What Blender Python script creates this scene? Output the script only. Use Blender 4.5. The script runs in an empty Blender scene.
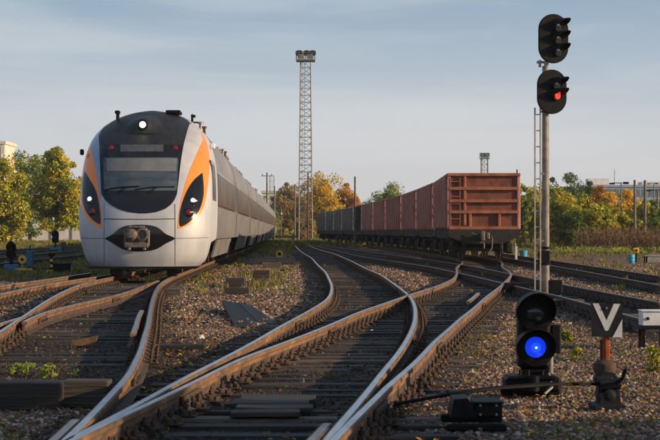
import bpy, math, random
import numpy as np
from mathutils import Vector, Matrix, Quaternion
random.seed(7); rng = np.random.default_rng(7)
R_ = math.radians
C = bpy.context.scene.collection
scene = bpy.context.scene

# ------------------------------------------------------------------ camera, sky, sun, exposure
CAMH = 1.19; FPX = 1750.0; HY = 231.5; CXP = 330.0
cam_d = bpy.data.cameras.new('camera'); cam = bpy.data.objects.new('camera', cam_d); C.objects.link(cam)
cam.location = (0, 0, CAMH); cam.rotation_euler = (R_(90) + math.atan((HY - 220) / FPX), 0, 0)
cam_d.sensor_width = 36; cam_d.lens = 36 * FPX / 660; cam_d.clip_end = 6000; cam_d.clip_start = .5
cam_d.dof.use_dof = True; cam_d.dof.focus_distance = 36; cam_d.dof.aperture_fstop = 9
scene.camera = cam
SUN_EL = R_(15.5); SUN_DIR = Vector((0.965, -0.26, 0)).normalized()
sd = Vector((SUN_DIR.x * math.cos(SUN_EL), SUN_DIR.y * math.cos(SUN_EL), math.sin(SUN_EL)))
sl = bpy.data.lights.new('sun', 'SUN'); sl.energy = 5.0; sl.angle = R_(.6); sl.color = (1, .73, .46)
so = bpy.data.objects.new('sun', sl); C.objects.link(so); so.rotation_euler = sd.to_track_quat('Z', 'Y').to_euler(); so.location = sd * 100
w = bpy.data.worlds.new('World'); scene.world = w; w.use_nodes = True
nt = w.node_tree; nt.nodes.clear()
def N(nt, t, **k):
    n = nt.nodes.new(t)
    for a, b in k.items(): setattr(n, a, b)
    return n
def L(nt, a, b): nt.links.new(a, b)
sky = N(nt, 'ShaderNodeTexSky', sky_type='NISHITA', sun_disc=False)
sky.sun_elevation = SUN_EL; sky.sun_rotation = math.atan2(SUN_DIR.x, SUN_DIR.y); sky.air_density = 1.3; sky.dust_density = 2.2; sky.ozone_density = 1.4
geo = N(nt, 'ShaderNodeTexCoord')
sep = N(nt, 'ShaderNodeSeparateXYZ'); L(nt, geo.outputs['Generated'], sep.inputs[0])
mp = N(nt, 'ShaderNodeMapping'); mp.inputs['Scale'].default_value = (1.6, 1.6, 13); mp.inputs['Rotation'].default_value = (0, R_(3), 0); L(nt, geo.outputs['Generated'], mp.inputs[0])
cn = N(nt, 'ShaderNodeTexNoise'); cn.inputs['Scale'].default_value = 1.9; cn.inputs['Detail'].default_value = 7; cn.inputs['Roughness'].default_value = .55; cn.inputs['Distortion'].default_value = .4
L(nt, mp.outputs[0], cn.inputs['Vector'])
cr = N(nt, 'ShaderNodeMapRange'); cr.inputs[1].default_value = .46; cr.inputs[2].default_value = .78; cr.inputs[3].default_value = 0; cr.inputs[4].default_value = .8
L(nt, cn.outputs[0], cr.inputs[0])
# thin high veil: paler and warmer low down, bluer higher; soft cirrus streaks in front of it
zr = N(nt, 'ShaderNodeValToRGB'); L(nt, sep.outputs[2], zr.inputs[0]); E = zr.color_ramp.elements
E[0].position = 0; E[0].color = (.60, .595, .60, 1); E[1].position = 1; E[1].color = (.08, .155, .29, 1)
for p_, c_ in ((.045, (.53, .55, .58)), (.085, (.39, .455, .53)), (.135, (.225, .33, .445)), (.4, (.13, .23, .37))): e = E.new(p_); e.color = (*c_, 1)
zs = N(nt, 'ShaderNodeVectorMath', operation='SCALE'); zs.inputs['Scale'].default_value = 10; L(nt, zr.outputs[0], zs.inputs[0])
vm = N(nt, 'ShaderNodeMix', data_type='RGBA'); L(nt, cr.outputs[0], vm.inputs[0]); L(nt, zs.outputs[0], vm.inputs[6]); vm.inputs[7].default_value = (6.0, 6.15, 6.35, 1)
mx = N(nt, 'ShaderNodeMix', data_type='RGBA'); mx.inputs[0].default_value = .9; L(nt, sky.outputs[0], mx.inputs[6]); L(nt, vm.outputs[2], mx.inputs[7])
bg = N(nt, 'ShaderNodeBackground'); bg.inputs[1].default_value = .1; L(nt, mx.outputs[2], bg.inputs[0])
wo = N(nt, 'ShaderNodeOutputWorld'); L(nt, bg.outputs[0], wo.inputs[0])
scene.view_settings.view_transform = 'Standard'; scene.view_settings.look = 'None'; scene.view_settings.exposure = 0.32
scene.view_settings.gamma = 1; scene.view_settings.use_curve_mapping = False

# ------------------------------------------------------------------ materials
def mat(name, c1, c2=None, rough=.8, metal=0, scale=6, detail=6, bump=0, bscale=None, stretch=None, c3=None, emit=None, lo=.35, hi=.65, spec=.5, island=0, coat=0, trans=0):
    m = bpy.data.materials.new(name); m.use_nodes = True; t = m.node_tree; b = t.nodes['Principled BSDF']
    b.inputs['Roughness'].default_value = rough; b.inputs['Metallic'].default_value = metal; b.inputs['Specular IOR Level'].default_value = spec
    b.inputs['Coat Weight'].default_value = coat
    if emit:
        b.inputs['Emission Color'].default_value = (*emit[0], 1); b.inputs['Emission Strength'].default_value = emit[1]
    if c2 is None:
        b.inputs['Base Color'].default_value = (*c1, 1); return m
    tc = N(t, 'ShaderNodeTexCoord'); mpp = N(t, 'ShaderNodeMapping'); L(t, tc.outputs['Object'], mpp.inputs[0])
    if stretch: mpp.inputs['Scale'].default_value = stretch
    oi = N(t, 'ShaderNodeObjectInfo'); cb = N(t, 'ShaderNodeCombineXYZ'); ml = N(t, 'ShaderNodeMath', operation='MULTIPLY'); ml.inputs[1].default_value = 37
    L(t, oi.outputs['Random'], ml.inputs[0]); L(t, ml.outputs[0], cb.inputs[0]); L(t, ml.outputs[0], cb.inputs[2]); L(t, cb.outputs[0], mpp.inputs['Location'])
    n = N(t, 'ShaderNodeTexNoise'); n.inputs['Scale'].default_value = scale; n.inputs['Detail'].default_value = detail; n.inputs['Roughness'].default_value = .6
    L(t, mpp.outputs[0], n.inputs['Vector'])
    r = N(t, 'ShaderNodeValToRGB'); L(t, n.outputs[0], r.inputs[0])
    r.color_ramp.elements[0].position = lo; r.color_ramp.elements[0].color = (*c1, 1)
    r.color_ramp.elements[1].position = hi; r.color_ramp.elements[1].color = (*c2, 1)
    if c3: e = r.color_ramp.elements.new(hi + .12); e.color = (*c3, 1)
    out = r.outputs[0]
    if island:
        g = N(t, 'ShaderNodeNewGeometry'); hs = N(t, 'ShaderNodeHueSaturation'); mr = N(t, 'ShaderNodeMapRange')
        mr.inputs[3].default_value = 1 - island; mr.inputs[4].default_value = 1 + island
        L(t, g.outputs['Random Per Island'], mr.inputs[0]); L(t, mr.outputs[0], hs.inputs['Value']); L(t, out, hs.inputs['Color']); out = hs.outputs[0]
    L(t, out, b.inputs['Base Color'])
    if bump:
        bn = N(t, 'ShaderNodeTexNoise'); bn.inputs['Scale'].default_value = bscale or scale * 3; bn.inputs['Detail'].default_value = 5; L(t, mpp.outputs[0], bn.inputs['Vector'])
        bp = N(t, 'ShaderNodeBump'); bp.inputs['Strength'].default_value = bump; bp.inputs['Distance'].default_value = .02; L(t, bn.outputs[0], bp.inputs['Height']); L(t, bp.outputs[0], b.inputs['Normal'])
    return m
def vary(m, a, b_):
    t = m.node_tree; b = t.nodes['Principled BSDF']; src = b.inputs['Base Color'].links[0].from_socket; oi = N(t, 'ShaderNodeObjectInfo'); mr = N(t, 'ShaderNodeMapRange'); mr.inputs[3].default_value = a; mr.inputs[4].default_value = b_
    pw = N(t, 'ShaderNodeMath', operation='POWER'); pw.inputs[1].default_value = 2.4; L(t, oi.outputs['Random'], pw.inputs[0]); L(t, pw.outputs[0], mr.inputs[0]); hs = N(t, 'ShaderNodeHueSaturation'); L(t, mr.outputs[0], hs.inputs['Value']); L(t, src, hs.inputs['Color']); L(t, hs.outputs[0], b.inputs['Base Color'])
def leafmat(name, cols, scale=.35):
    m = bpy.data.materials.new(name); m.use_nodes = True; t = m.node_tree; t.nodes.remove(t.nodes['Principled BSDF']); out = t.nodes['Material Output']
    g = N(t, 'ShaderNodeNewGeometry'); n = N(t, 'ShaderNodeTexNoise'); n.inputs['Scale'].default_value = scale; n.inputs['Detail'].default_value = 3
    L(t, g.outputs['Position'], n.inputs['Vector'])
    ma = N(t, 'ShaderNodeMath', operation='MULTIPLY_ADD'); L(t, g.outputs['Random Per Island'], ma.inputs[0]); ma.inputs[1].default_value = .42; ma.inputs[2].default_value = -.21
    ad = N(t, 'ShaderNodeMath', operation='ADD'); L(t, n.outputs[0], ad.inputs[0]); L(t, ma.outputs[0], ad.inputs[1])
    r = N(t, 'ShaderNodeValToRGB'); L(t, ad.outputs[0], r.inputs[0]); E = r.color_ramp.elements
    k = len(cols); E[0].position = .3; E[0].color = (*cols[0], 1); E[1].position = .7; E[1].color = (*cols[-1], 1)
    for i in range(1, k - 1): e = E.new(.3 + .4 * i / (k - 1)); e.color = (*cols[i], 1)
    d = N(t, 'ShaderNodeBsdfDiffuse'); tr = N(t, 'ShaderNodeBsdfTranslucent'); mxs = N(t, 'ShaderNodeMixShader'); mxs.inputs[0].default_value = .35
    L(t, r.outputs[0], d.inputs[0]); L(t, r.outputs[0], tr.inputs[0]); L(t, d.outputs[0], mxs.inputs[1]); L(t, tr.outputs[0], mxs.inputs[2]); L(t, mxs.outputs[0], out.inputs[0])
    return m
M = {}
M['railtop'] = mat('rail_head_steel', (.30, .32, .36), (.50, .51, .54), rough=.28, metal=.9, scale=3, stretch=(8, .6, 1))
M['railrust'] = mat('rail_rust', (.045, .030, .021), (.19, .10, .045), rough=.85, scale=3.2, bump=.5, c3=(.30, .16, .065), lo=.3, hi=.6)
M['darkrust'] = mat('dark_rail_rust', (.03, .022, .018), (.09, .055, .036), rough=.85, scale=3.2, bump=.5)
M['dulltop'] = mat('dull_rail_head', (.16, .14, .13), (.30, .28, .27), rough=.45, metal=.7, scale=3, stretch=(8, .6, 1))
M['fast'] = mat('fastening_rust', (.02, .015, .012), (.10, .055, .032), rough=.85, scale=12, bump=.5)
M['wood'] = mat('creosoted_timber', (.022, .016, .012), (.078, .056, .038), rough=.75, scale=5, stretch=(.5, 9, 9), bump=.7, bscale=9, c3=(.13, .10, .075), lo=.42, hi=.7)
vary(M['wood'], .35, 2.9)
M['woodgrey'] = mat('weathered_timber', (.05, .043, .037), (.15, .12, .095), rough=.8, scale=4, stretch=(.5, 9, 9), bump=.8, bscale=9)
M['coverwood'] = mat('cover_board_wood', (.020, .016, .013), (.052, .038, .03), rough=.8, scale=3, stretch=(.5, 9, 9), bump=.6, bscale=9)
M['concrete'] = mat('dirty_concrete', (.10, .09, .08), (.26, .24, .21), rough=.9, scale=8, bump=.4)
M['black'] = mat('black_cast_iron', (.004, .004, .005), (.011, .0105, .011), rough=.55, scale=14, bump=.2, spec=.12)
M['under'] = mat('grimy_underframe', (.008, .007, .007), (.028, .023, .020), rough=.8, scale=5, bump=.3)
M['wheel'] = mat('wheel_steel', (.05, .04, .035), (.14, .11, .09), rough=.5, metal=.5, scale=4)
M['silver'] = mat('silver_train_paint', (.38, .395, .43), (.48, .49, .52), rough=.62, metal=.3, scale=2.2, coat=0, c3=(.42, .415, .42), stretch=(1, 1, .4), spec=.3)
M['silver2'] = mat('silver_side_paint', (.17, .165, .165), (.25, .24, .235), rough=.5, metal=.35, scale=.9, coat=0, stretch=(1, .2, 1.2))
M['bluegrey'] = mat('bluegrey_metallic_paint', (.20, .27, .36), (.27, .34, .43), rough=.3, metal=.4, scale=1, coat=.3)
M['orange'] = mat('orange_train_paint', (.88, .20, .02), (.94, .25, .025), rough=.35, scale=1, coat=.4)
M['mask'] = mat('black_gloss_mask', (.006, .007, .009), (.012, .012, .014), rough=.12, scale=1, spec=.4)
M['dome'] = mat('matt_black_fairing', (.007, .007, .008), (.020, .0195, .019), rough=.55, scale=2.5, stretch=(3, 1, .6))
M['glass'] = mat('windscreen_glass', (.020, .032, .040), (.07, .09, .10), rough=.08, scale=1.3, spec=.9, stretch=(.5, 1, 3))
M['sideglass'] = mat('side_glass_reflection', (.05, .038, .030), (.12, .085, .062), rough=.38, scale=.8, spec=.25)  # brown base stands in for the warm reflection along the coach windows
M['blind'] = mat('sun_blind', (.10, .115, .12), (.16, .17, .17), rough=.5, scale=2)
M['display'] = mat('destination_display', (.05, .055, .06), (.085, .09, .095), rough=.3, scale=9)
M['seam'] = mat('panel_joint', (.05, .05, .055))
M['lampwhite'] = mat('headlamp_lit', (.9, .9, .85), emit=((1, .97, .88), 6))
M['lampred_off'] = mat('tail_lamp_off', (.16, .012, .018), rough=.15)
M['chrome'] = mat('lamp_reflector', (.6, .62, .66), rough=.15, metal=1)
M['coupler'] = mat('coupler_steel', (.06, .05, .045), (.20, .16, .135), rough=.6, metal=.3, scale=9, bump=.3)
M['pipe'] = mat('galvanised_steel', (.22, .21, .19), (.36, .33, .29), rough=.55, metal=.3, scale=5)
M['mastpaint'] = mat('grey_mast_paint', (.13, .115, .10), (.24, .21, .18), rough=.6, scale=6, bump=.2, c3=(.16, .09, .055))
M['ladder'] = mat('ladder_paint', (.30, .26, .22), (.45, .40, .34), rough=.6, scale=9, c3=(.22, .12, .07))
M['redlamp'] = mat('red_signal_lens', (.9, .02, .01), emit=((1, .02, .015), 1.1))
M['bluelamp'] = mat('blue_signal_lens', (.01, .06, .8), emit=((.005, .035, .75), .8))
M['bluemid'] = mat('blue_signal_ring', (.01, .06, .6), emit=((.012, .08, .9), .9))
M['bluecore'] = mat('blue_signal_core', (.5, .7, 1), emit=((.35, .6, 1), 6))
M['darklens'] = mat('unlit_signal_lens', (.006, .009, .011), rough=.25, spec=.25)
M['bigdarklens'] = mat('unlit_green_lens', (.02, .03, .034), rough=.12, spec=.6)
M['darkred'] = mat('unlit_red_lens', (.05, .012, .012), rough=.1, spec=.9)
M['white'] = mat('white_paint', (.55, .57, .60), (.74, .75, .77), rough=.5, scale=7, c3=(.38, .36, .33))
M['chevron'] = mat('chevron_white', (.44, .44, .44), (.58, .58, .57), rough=.6, scale=14)
M['signback'] = mat('dark_sign_enamel', (.008, .009, .012), (.016, .017, .021), rough=.6, spec=.2, scale=9)
M['postred'] = mat('worn_red_post', (.26, .05, .02), (.42, .10, .03), rough=.7, scale=14, c3=(.10, .045, .03), spec=.2)
M['redpost'] = mat('rusty_red_post', (.07, .02, .012), (.16, .042, .018), rough=.7, scale=12, c3=(.12, .05, .03))
M['blue'] = mat('blue_paint', (.02, .12, .24), (.035, .19, .34), rough=.6, scale=6)
M['brightblue'] = mat('bright_blue_paint', (.04, .30, .52), (.06, .38, .62), rough=.6, scale=6)
M['yellow'] = mat('yellow_paint', (.62, .38, .03), (.72, .47, .05), rough=.6, scale=6)
M['wallwhite'] = mat('whitewashed_wall', (.62, .58, .54), (.78, .74, .69), rough=.9, scale=1.2)
M['bldcream'] = mat('cream_plaster', (.58, .52, .45), (.68, .62, .54), rough=.9, scale=.4)
M['bldblue'] = mat('pale_blue_plaster', (.24, .31, .40), (.32, .39, .47), rough=.9, scale=.3)
M['winfar'] = mat('far_window', (.06, .075, .10), (.14, .17, .21), rough=.2, scale=.6)
M['trunk'] = mat('bark', (.045, .035, .028), (.12, .095, .07), rough=.9, scale=5, bump=.5, stretch=(3, 3, .6))
M['lattice'] = mat('galvanised_lattice', (.10, .095, .09), (.20, .185, .17), rough=.6, metal=.2, scale=2)
M['pole'] = mat('old_concrete_pole', (.10, .085, .075), (.20, .17, .145), rough=.9, scale=2)
for nm, a, b, c in [('g_red', (.26, .075, .05), (.40, .13, .085), (.12, .05, .036)), ('g_red2', (.34, .10, .07), (.50, .17, .12), (.15, .06, .045)), ('g_grey', (.19, .155, .14), (.29, .245, .22), (.10, .07, .06)),
                    ('g_front', (.11, .032, .020), (.22, .066, .036), (.05, .024, .018)), ('g_black', (.022, .02, .022), (.05, .045, .045), (.08, .05, .04)), ('g_green', (.045, .11, .098), (.085, .17, .15), (.09, .07, .055)), ('g_green2', (.07, .13, .115), (.13, .20, .175), (.10, .08, .06))]:
    M[nm] = mat('wagon_paint_' + nm[2:].replace('2', '_pale'), a, b, rough=.75, scale=2.1, stretch=(1, 1, .6), c3=c, bump=.25, bscale=7, detail=10, lo=.38, hi=.58)
M['g_rib'] = mat('wagon_rib_sunlit', (.24, .075, .036), (.40, .15, .075), rough=.7, scale=2.5, c3=(.16, .06, .04))  # brighter orange red, raking sunlight put into the rib colour
M['g_post'] = mat('wagon_post_lit', (.42, .17, .12), (.56, .29, .22), rough=.75, scale=2.5, c3=(.2, .09, .07), stretch=(1, 1, .5))  # pale pink puts the light on the wagon sides into the post colour

# ------------------------------------------------------------------ mesh helpers
class MB:
    def __init__(s): s.v = []; s.f = []; s.m = []
    def add(s, vs, fs, mi=0, tf=None):
        o = len(s.v)
        s.v += [tuple(tf @ Vector(p)) if tf is not None else tuple(p) for p in vs]
        s.f += [tuple(o + i for i in f) for f in fs]; s.m += [mi] * len(fs); return s
    def box(s, c, d, mi=0, rot=None, tap=1, bev=0):
        x, y, z = d[0] / 2, d[1] / 2, d[2] / 2
        if bev:
            b = min(bev, x * .45, y * .45, z * .45); vs = []
            for zz, k in ((-z, 1), (-z + b, 0), (z - b, 0), (z, 1)):
                q = b if k else 0; t = tap if zz > 0 else 1
                a, e = (x * t - q), (y * t - q)
                vs += [(-a + b * (1 - k), -e, zz), (a - b * (1 - k), -e, zz), (a, -e + b * (1 - k), zz), (a, e - b * (1 - k), zz), (a - b * (1 - k), e, zz), (-a + b * (1 - k), e, zz), (-a, e - b * (1 - k), zz), (-a, -e + b * (1 - k), zz)]
            fs = [tuple(range(7, -1, -1)), tuple(range(24, 32))]
            for r in range(3):
                for i in range(8): j = (i + 1) % 8; fs.append((r * 8 + i, r * 8 + j, r * 8 + 8 + j, r * 8 + 8 + i))
        else:
            vs = [(-x, -y, -z), (x, -y, -z), (x, y, -z), (-x, y, -z), (-x * tap, -y * tap, z), (x * tap, -y * tap, z), (x * tap, y * tap, z), (-x * tap, y * tap, z)]
            fs = [(3, 2, 1, 0), (4, 5, 6, 7), (0, 1, 5, 4), (1, 2, 6, 5), (2, 3, 7, 6), (3, 0, 4, 7)]
        tf = Matrix.Translation(c) @ (rot.to_4x4() if rot is not None else Matrix.Identity(4))
        return s.add(vs, fs, mi, tf)
    def cyl(s, a, b, r0, r1=None, n=10, mi=0, caps=True):
        a = Vector(a); b = Vector(b); r1 = r0 if r1 is None else r1; d = b - a
        q = d.to_track_quat('Z', 'Y').to_matrix(); vs = []
        for p, r in ((a, r0), (b, r1)):
            for i in range(n): t = 2 * math.pi * (i + .5) / n; vs.append(p + q @ Vector((r * math.cos(t), r * math.sin(t), 0)))
        fs = [(i, (i + 1) % n, n + (i + 1) % n, n + i) for i in range(n)]
        if caps: fs += [tuple(range(n - 1, -1, -1)), tuple(range(n, 2 * n))]
        return s.add(vs, fs, mi)
    def lathe(s, prof, c, axis='Z', n=20, mi=0):
        vs = []; k = len(prof); q = {'Z': Matrix.Identity(3), 'Y': Matrix.Rotation(R_(90), 3, 'X'), 'X': Matrix.Rotation(R_(90), 3, 'Y')}[axis]
        for r, z in prof:
            for i in range(n): t = 2 * math.pi * i / n; vs.append(Vector(c) + q @ Vector((r * math.cos(t), r * math.sin(t), z)))
        fs = []
        for j in range(k - 1):
            for i in range(n): fs.append((j * n + i, j * n + (i + 1) % n, (j + 1) * n + (i + 1) % n, (j + 1) * n + i))
        fs += [tuple(range(n - 1, -1, -1)), tuple((k - 1) * n + i for i in range(n))]
        return s.add(vs, fs, mi)
    def prism(s, poly, y0, y1, mi=0, c=(0, 0, 0)):   # poly in XZ, extruded along Y
        n = len(poly); vs = [(c[0] + x, c[1] + y0, c[2] + z) for x, z in poly] + [(c[0] + x, c[1] + y1, c[2] + z) for x, z in poly]
        fs = [tuple(range(n)), tuple(range(2 * n - 1, n - 1, -1))] + [((i + 1) % n, i, n + i, n + (i + 1) % n) for i in range(n)]
        return s.add(vs, fs, mi)
    def tube(s, pts, r, n=6, mi=0):
        for a, b in zip(pts[:-1], pts[1:]): s.cyl(a, b, r, n=n, mi=mi)
        return s
    def mesh(s, name, mats, smooth=False, fix=True):
        me = bpy.data.meshes.new(name); me.from_pydata([tuple(p) for p in s.v], [], s.f)
        for m in mats: me.materials.append(M[m] if isinstance(m, str) else m)
        me.polygons.foreach_set('material_index', s.m)
        if smooth: me.polygons.foreach_set('use_smooth', [True] * len(s.f))
        me.update()
        if smooth: 
            try: me.set_sharp_from_angle(angle=R_(40))
            except Exception: pass
        return me
    def obj(s, name, mats, parent=None, smooth=False, loc=(0, 0, 0)):
        if isinstance(mats, str): mats = [mats]
        return link(name, s.mesh(name, mats, smooth), parent, loc)
def link(name, me, parent=None, loc=(0, 0, 0), rz=0):
    o = bpy.data.objects.new(name, me); C.objects.link(o); o.location = loc; o.rotation_euler = (0, 0, rz)
    if parent: o.parent = parent
    return o
def tag(o, label=None, cat=None, group=None, kind=None):
    for k, v in (('label', label), ('category', cat), ('group', group), ('kind', kind)):
        if v: o[k] = v
    return o
def thing(name, label, cat, loc=(0, 0, 0), rz=0, group=None):
    return tag(link(name, None, None, loc, rz), label, cat, group)
def copy_tree(o, parent=None):
    c = o.copy(); C.objects.link(c); c.parent = parent
    for ch in list(o.children): copy_tree(ch, c)
    return c
def at(px, py, z=0.0):
    Y = FPX * (CAMH - z) / (py - HY); return (px - CXP) * Y / FPX, Y
def PX(px, Y): return (px - CXP) * Y / FPX
def PZ(py, Y): return CAMH - (py - HY) * Y / FPX
GZ = -.206                                       # ballast level below the rail head

# ------------------------------------------------------------------ track geometry (plan curves x(y) of each rail)
RP = {
'AL': [(70,440),(120,416),(183.6,386.6),(240,358),(290,340),(360,311),(408,294.5),(438,285.6),(456,277),(466,270)],
'AR': [(332,440),(360,412.7),(388,385),(435,340),(460,318),(483,299),(491,292.7),(505.5,281),(512,273)],
'BL': [(66,440),(120,412.7),(183.6,377.5),(240,349),(281,325.4),(311.6,309),(328,299),(331.5,292.7),(332,284.5),(326,272),(312,257.7),(297,247.7),(286.5,239)],
'BR': [(322,445),(331,433),(360,400),(383,370.7),(401,349),(409,335.7),(415,321),(415,307),(411,296.8),(401,288.6),(380.4,274),(368,269.5),(352,261),(335.5,254),(313.6,247.7),(297,241.5)],
'CR': [(62,443),(75,431),(100,406),(130,374),(142,349),(148.5,325),(150.7,311),(153,299),(161,282.5),(172,276)],
'DL': [(-40,356),(0,331.6),(26.6,314),(41,304),(67.5,289),(88,281),(112,276.5)],
'DR': [(24.5,321),(37,314),(61,307),(102,298),(130,290.7),(158,280)],
'E':  [(-60,310),(0,293),(41,284.5),(82,278),(111,274)],
'E2': [(-60,295),(0,285.6),(69.5,276),(90,273)],
'H1': [(310,242),(360,250.6),(408,257),(468,265),(551.6,282),(660,302)],
'H2': [(300,241.5),(335,250),(360,256.2),(428,266),(470,275),(561.5,296),(640,318)],
'F1': [(500,253),(559.5,261.5),(660,276)], 'F2': [(480,253.5),(551.6,265.4),(660,285)],
'J1': [(-50,263),(0,257.4),(79.5,249.8)], 'J2': [(-40,268),(0,263),(86,254)],
'K1': [(-60,254),(0,250),(95,245.2)], 'K2': [(-60,257.5),(0,252.6),(95,246.9)],
'S1': [(44,446),(76,417)], 'S2': [(303,448),(327,423)], 'G1': [(133,333),(136,325),(141.5,310)], 'G2': [(468,301),(478,292.5)],
'W1': [(-20,330),(0,323),(22,316.5)],
}
TRAINX = lambda Y: -5.0 - .0217 * (Y - 47.5)
WAG = [(60, 5.05), (64, 5.55), (70, 6.13), (76, 6.34), (82.8, 6.37), (96.7, 6.26), (110.6, 6.0), (124.5, 5.43), (138, 4.92), (152, 4.23), (166, 3.73), (180, 2.68), (194, 1.89), (208, .97), (222, -.2), (240, -1.9), (262, -4.2)]
def rail_pts(k):
    p = [at(x, y) for x, y in RP[k]]
    if k in ('AL', 'AR'): p = [q for q in p if q[1] < 54] + [(x + (-.76 if k == 'AL' else .76), y) for y, x in WAG if y >= 60]
    if k in ('CR', 'DL'): p = [q for q in p if q[1] < 45] + [(TRAINX(y) + (.76 if k == 'CR' else -.76), y) for y in (47, 52, 60, 80, 120, 170, 220, 270)]
    if k in ('BL', 'BR'):
        p = [q for q in p if q[1] < 150]; p.sort(key=lambda q: q[1]); y0 = p[-1][1]; x0 = p[-1][0]
        p += [(x0 - .026 * (y - y0), y) for y in np.arange(y0 + 20, 290, 25)]
    p.sort(key=lambda q: q[1]); return np.array(p)
def rail_curve(k, sig=.048):
    p = rail_pts(k); Ys = p[:, 1]; Xs = p[:, 0]
    short = k in ('S1', 'S2', 'G1', 'G2', 'W1', 'DR')
    y0 = Ys[0]
    if not short and Ys[0] < 13:
        s = (Xs[1] - Xs[0]) / (Ys[1] - Ys[0]); Ys = np.r_[5, Ys]; Xs = np.r_[Xs[0] - s * (y0 - 5), Xs]
    la = np.log(Ys); n = max(12, int((la[-1] - la[0]) / .012)); u = np.linspace(la[0], la[-1], n); x = np.interp(u, la, Xs)
    du = u[1] - u[0]; w_ = int(max(1, round(3 * sig / du))); kx = np.exp(-.5 * ((np.arange(-w_, w_ + 1) * du) / sig) ** 2); kx /= kx.sum()
    if n > 2 * w_ + 4:
        pad = np.r_[2 * x[0] - x[w_:0:-1], x, 2 * x[-1] - x[-2:-w_ - 2:-1]]; x = np.convolve(pad, kx, 'valid')
    return np.exp(u), x
RC = {k: rail_curve(k) for k in RP}
def rx(k, Y): return float(np.interp(Y, RC[k][0], RC[k][1]))
PROF = [(-.037, -.005), (-.024, 0), (.024, 0), (.037, -.005), (.036, -.034), (.011, -.050), (.009, -.088), (.009, -.140), (.030, -.155), (.075, -.166), (.075, -.178), (-.075, -.178), (-.075, -.166), (-.030, -.155), (-.009, -.140), (-.009, -.088), (-.011, -.050), (-.036, -.034)]
PMAT = [1, 0, 1, 1, 1, 1, 2, 2, 2, 2, 2, 2, 2, 2, 2, 1, 1, 1]
def rail_mesh(k, dz=0, prof=PROF):
    Y, X = RC[k]; P = np.c_[X, Y, np.full(len(X), dz)]; n = len(prof); b = MB(); vs = []; fs = []; ms = []
    for i in range(len(P)):
        a = P[max(0, i - 1)]; c = P[min(len(P) - 1, i + 1)]; t = c - a; t /= np.hypot(t[0], t[1]); nx, ny = t[1], -t[0]
        for (u, z) in prof: vs.append((P[i][0] + nx * u, P[i][1] + ny * u, dz + z))
    for i in range(len(P) - 1):
        for j in range(n):
            fs.append((i * n + j, i * n + (j + 1) % n, (i + 1) * n + (j + 1) % n, (i + 1) * n + j)); ms.append(PMAT[j])
    fs += [tuple(range(n)), tuple(range((len(P) - 1) * n, len(P) * n))[::-1]]; ms += [1, 1]
    b.v = vs; b.f = fs; b.m = ms; return b

# ------------------------------------------------------------------ ground
def smooth_noise(X, Y, s, seed):
    r = np.random.default_rng(seed); out = np.zeros_like(X)
    for _ in range(7):
        a = r.uniform(0, 2 * math.pi); f = r.uniform(.5, 1.6) / s; out += np.sin((X * math.cos(a) + Y * math.sin(a)) * f * 2 * math.pi + r.uniform(0, 6.28))
    return out / 7 ** .5 / 1.4
TR = [('AL', 'AR', 5, 240), ('BL', 'BR', 5, 280), ('DL', 'CR', 17.6, 260), ('E2', 'E', 26, 52), ('H2', 'H1', 24, 200), ('F2', 'F1', 38, 100), ('J2', 'J1', 50, 130), ('K2', 'K1', 80, 190)]
def track_mask(X, Y, margin=.45):
    m = np.zeros(X.shape)
    for a, b, y0, y1 in TR:
        xa = np.interp(Y, *RC[a]); xb = np.interp(Y, *RC[b]); c = (xa + xb) / 2; hw = np.abs(xb - xa) / 2
        d = np.clip(1 - np.clip(np.abs(X - c) - hw - .05, 0, None) / margin, 0, 1); m = np.maximum(m, d * ((Y >= y0 - 2) & (Y <= y1)))
    return m
def ground_z(X, Y): return GZ + .018 * smooth_noise(X, Y, 2.3, 3) + .012 * smooth_noise(X, Y, .8, 4) + np.clip((Y - 60) / 60, 0, 1) * .05 * smooth_noise(X, Y, 9, 9)
ys = np.r_[np.arange(4, 30, .22), np.arange(30, 70, .5), np.arange(70, 160, 1.6), np.array([160, 180, 200, 240, 300, 400, 600, 1000, 1500])]
xn = np.linspace(-1, 1, 170); GX = []
gv = []; 
for y in ys:
    hwid = max(9, y * .26) if y < 160 else max(45, y * .9)
    gv.append(np.c_[np.sign(xn) * np.abs(xn) ** 1.3 * hwid * 1.6, np.full(len(xn), y)])
gv = np.array(gv); GXX = gv[:, :, 0].ravel(); GYY = gv[:, :, 1].ravel(); GZZ = ground_z(GXX, GYY)
me = bpy.data.meshes.new('ground'); nx_ = len(xn)
vv = [(float(a), float(b), float(c)) for a, b, c in zip(GXX, GYY, GZZ)]
ff = [(i * nx_ + j, i * nx_ + j + 1, (i + 1) * nx_ + j + 1, (i + 1) * nx_ + j) for i in range(len(ys) - 1) for j in range(nx_ - 1)]
me.from_pydata(vv, [], ff); me.polygons.foreach_set('use_smooth', [True] * len(ff))
oil_shade = me.attributes.new('oil_shade', 'FLOAT', 'POINT'); tm = track_mask(GXX, GYY)
yard = ((GXX > .2) & (GXX < 7.5) & (GYY > 50) & (GYY < 230)) * .6  # shade beside the wagons, painted into the ground colour along with the track oil
dark_area = yard + ((GXX > rx('BL', 20) - 2.6) & (GYY < 24) & (GXX < -.3)) * .5  # second term darkens the near ground on the left
oil_shade.data.foreach_set('value', np.clip(tm * .95 + .25 * smooth_noise(GXX, GYY, 3, 12) + dark_area * (1 + .5 * smooth_noise(GXX, GYY, 1, 31)), 0, 1).astype(np.float32))
gr = me.attributes.new('grass', 'FLOAT', 'POINT')
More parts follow.
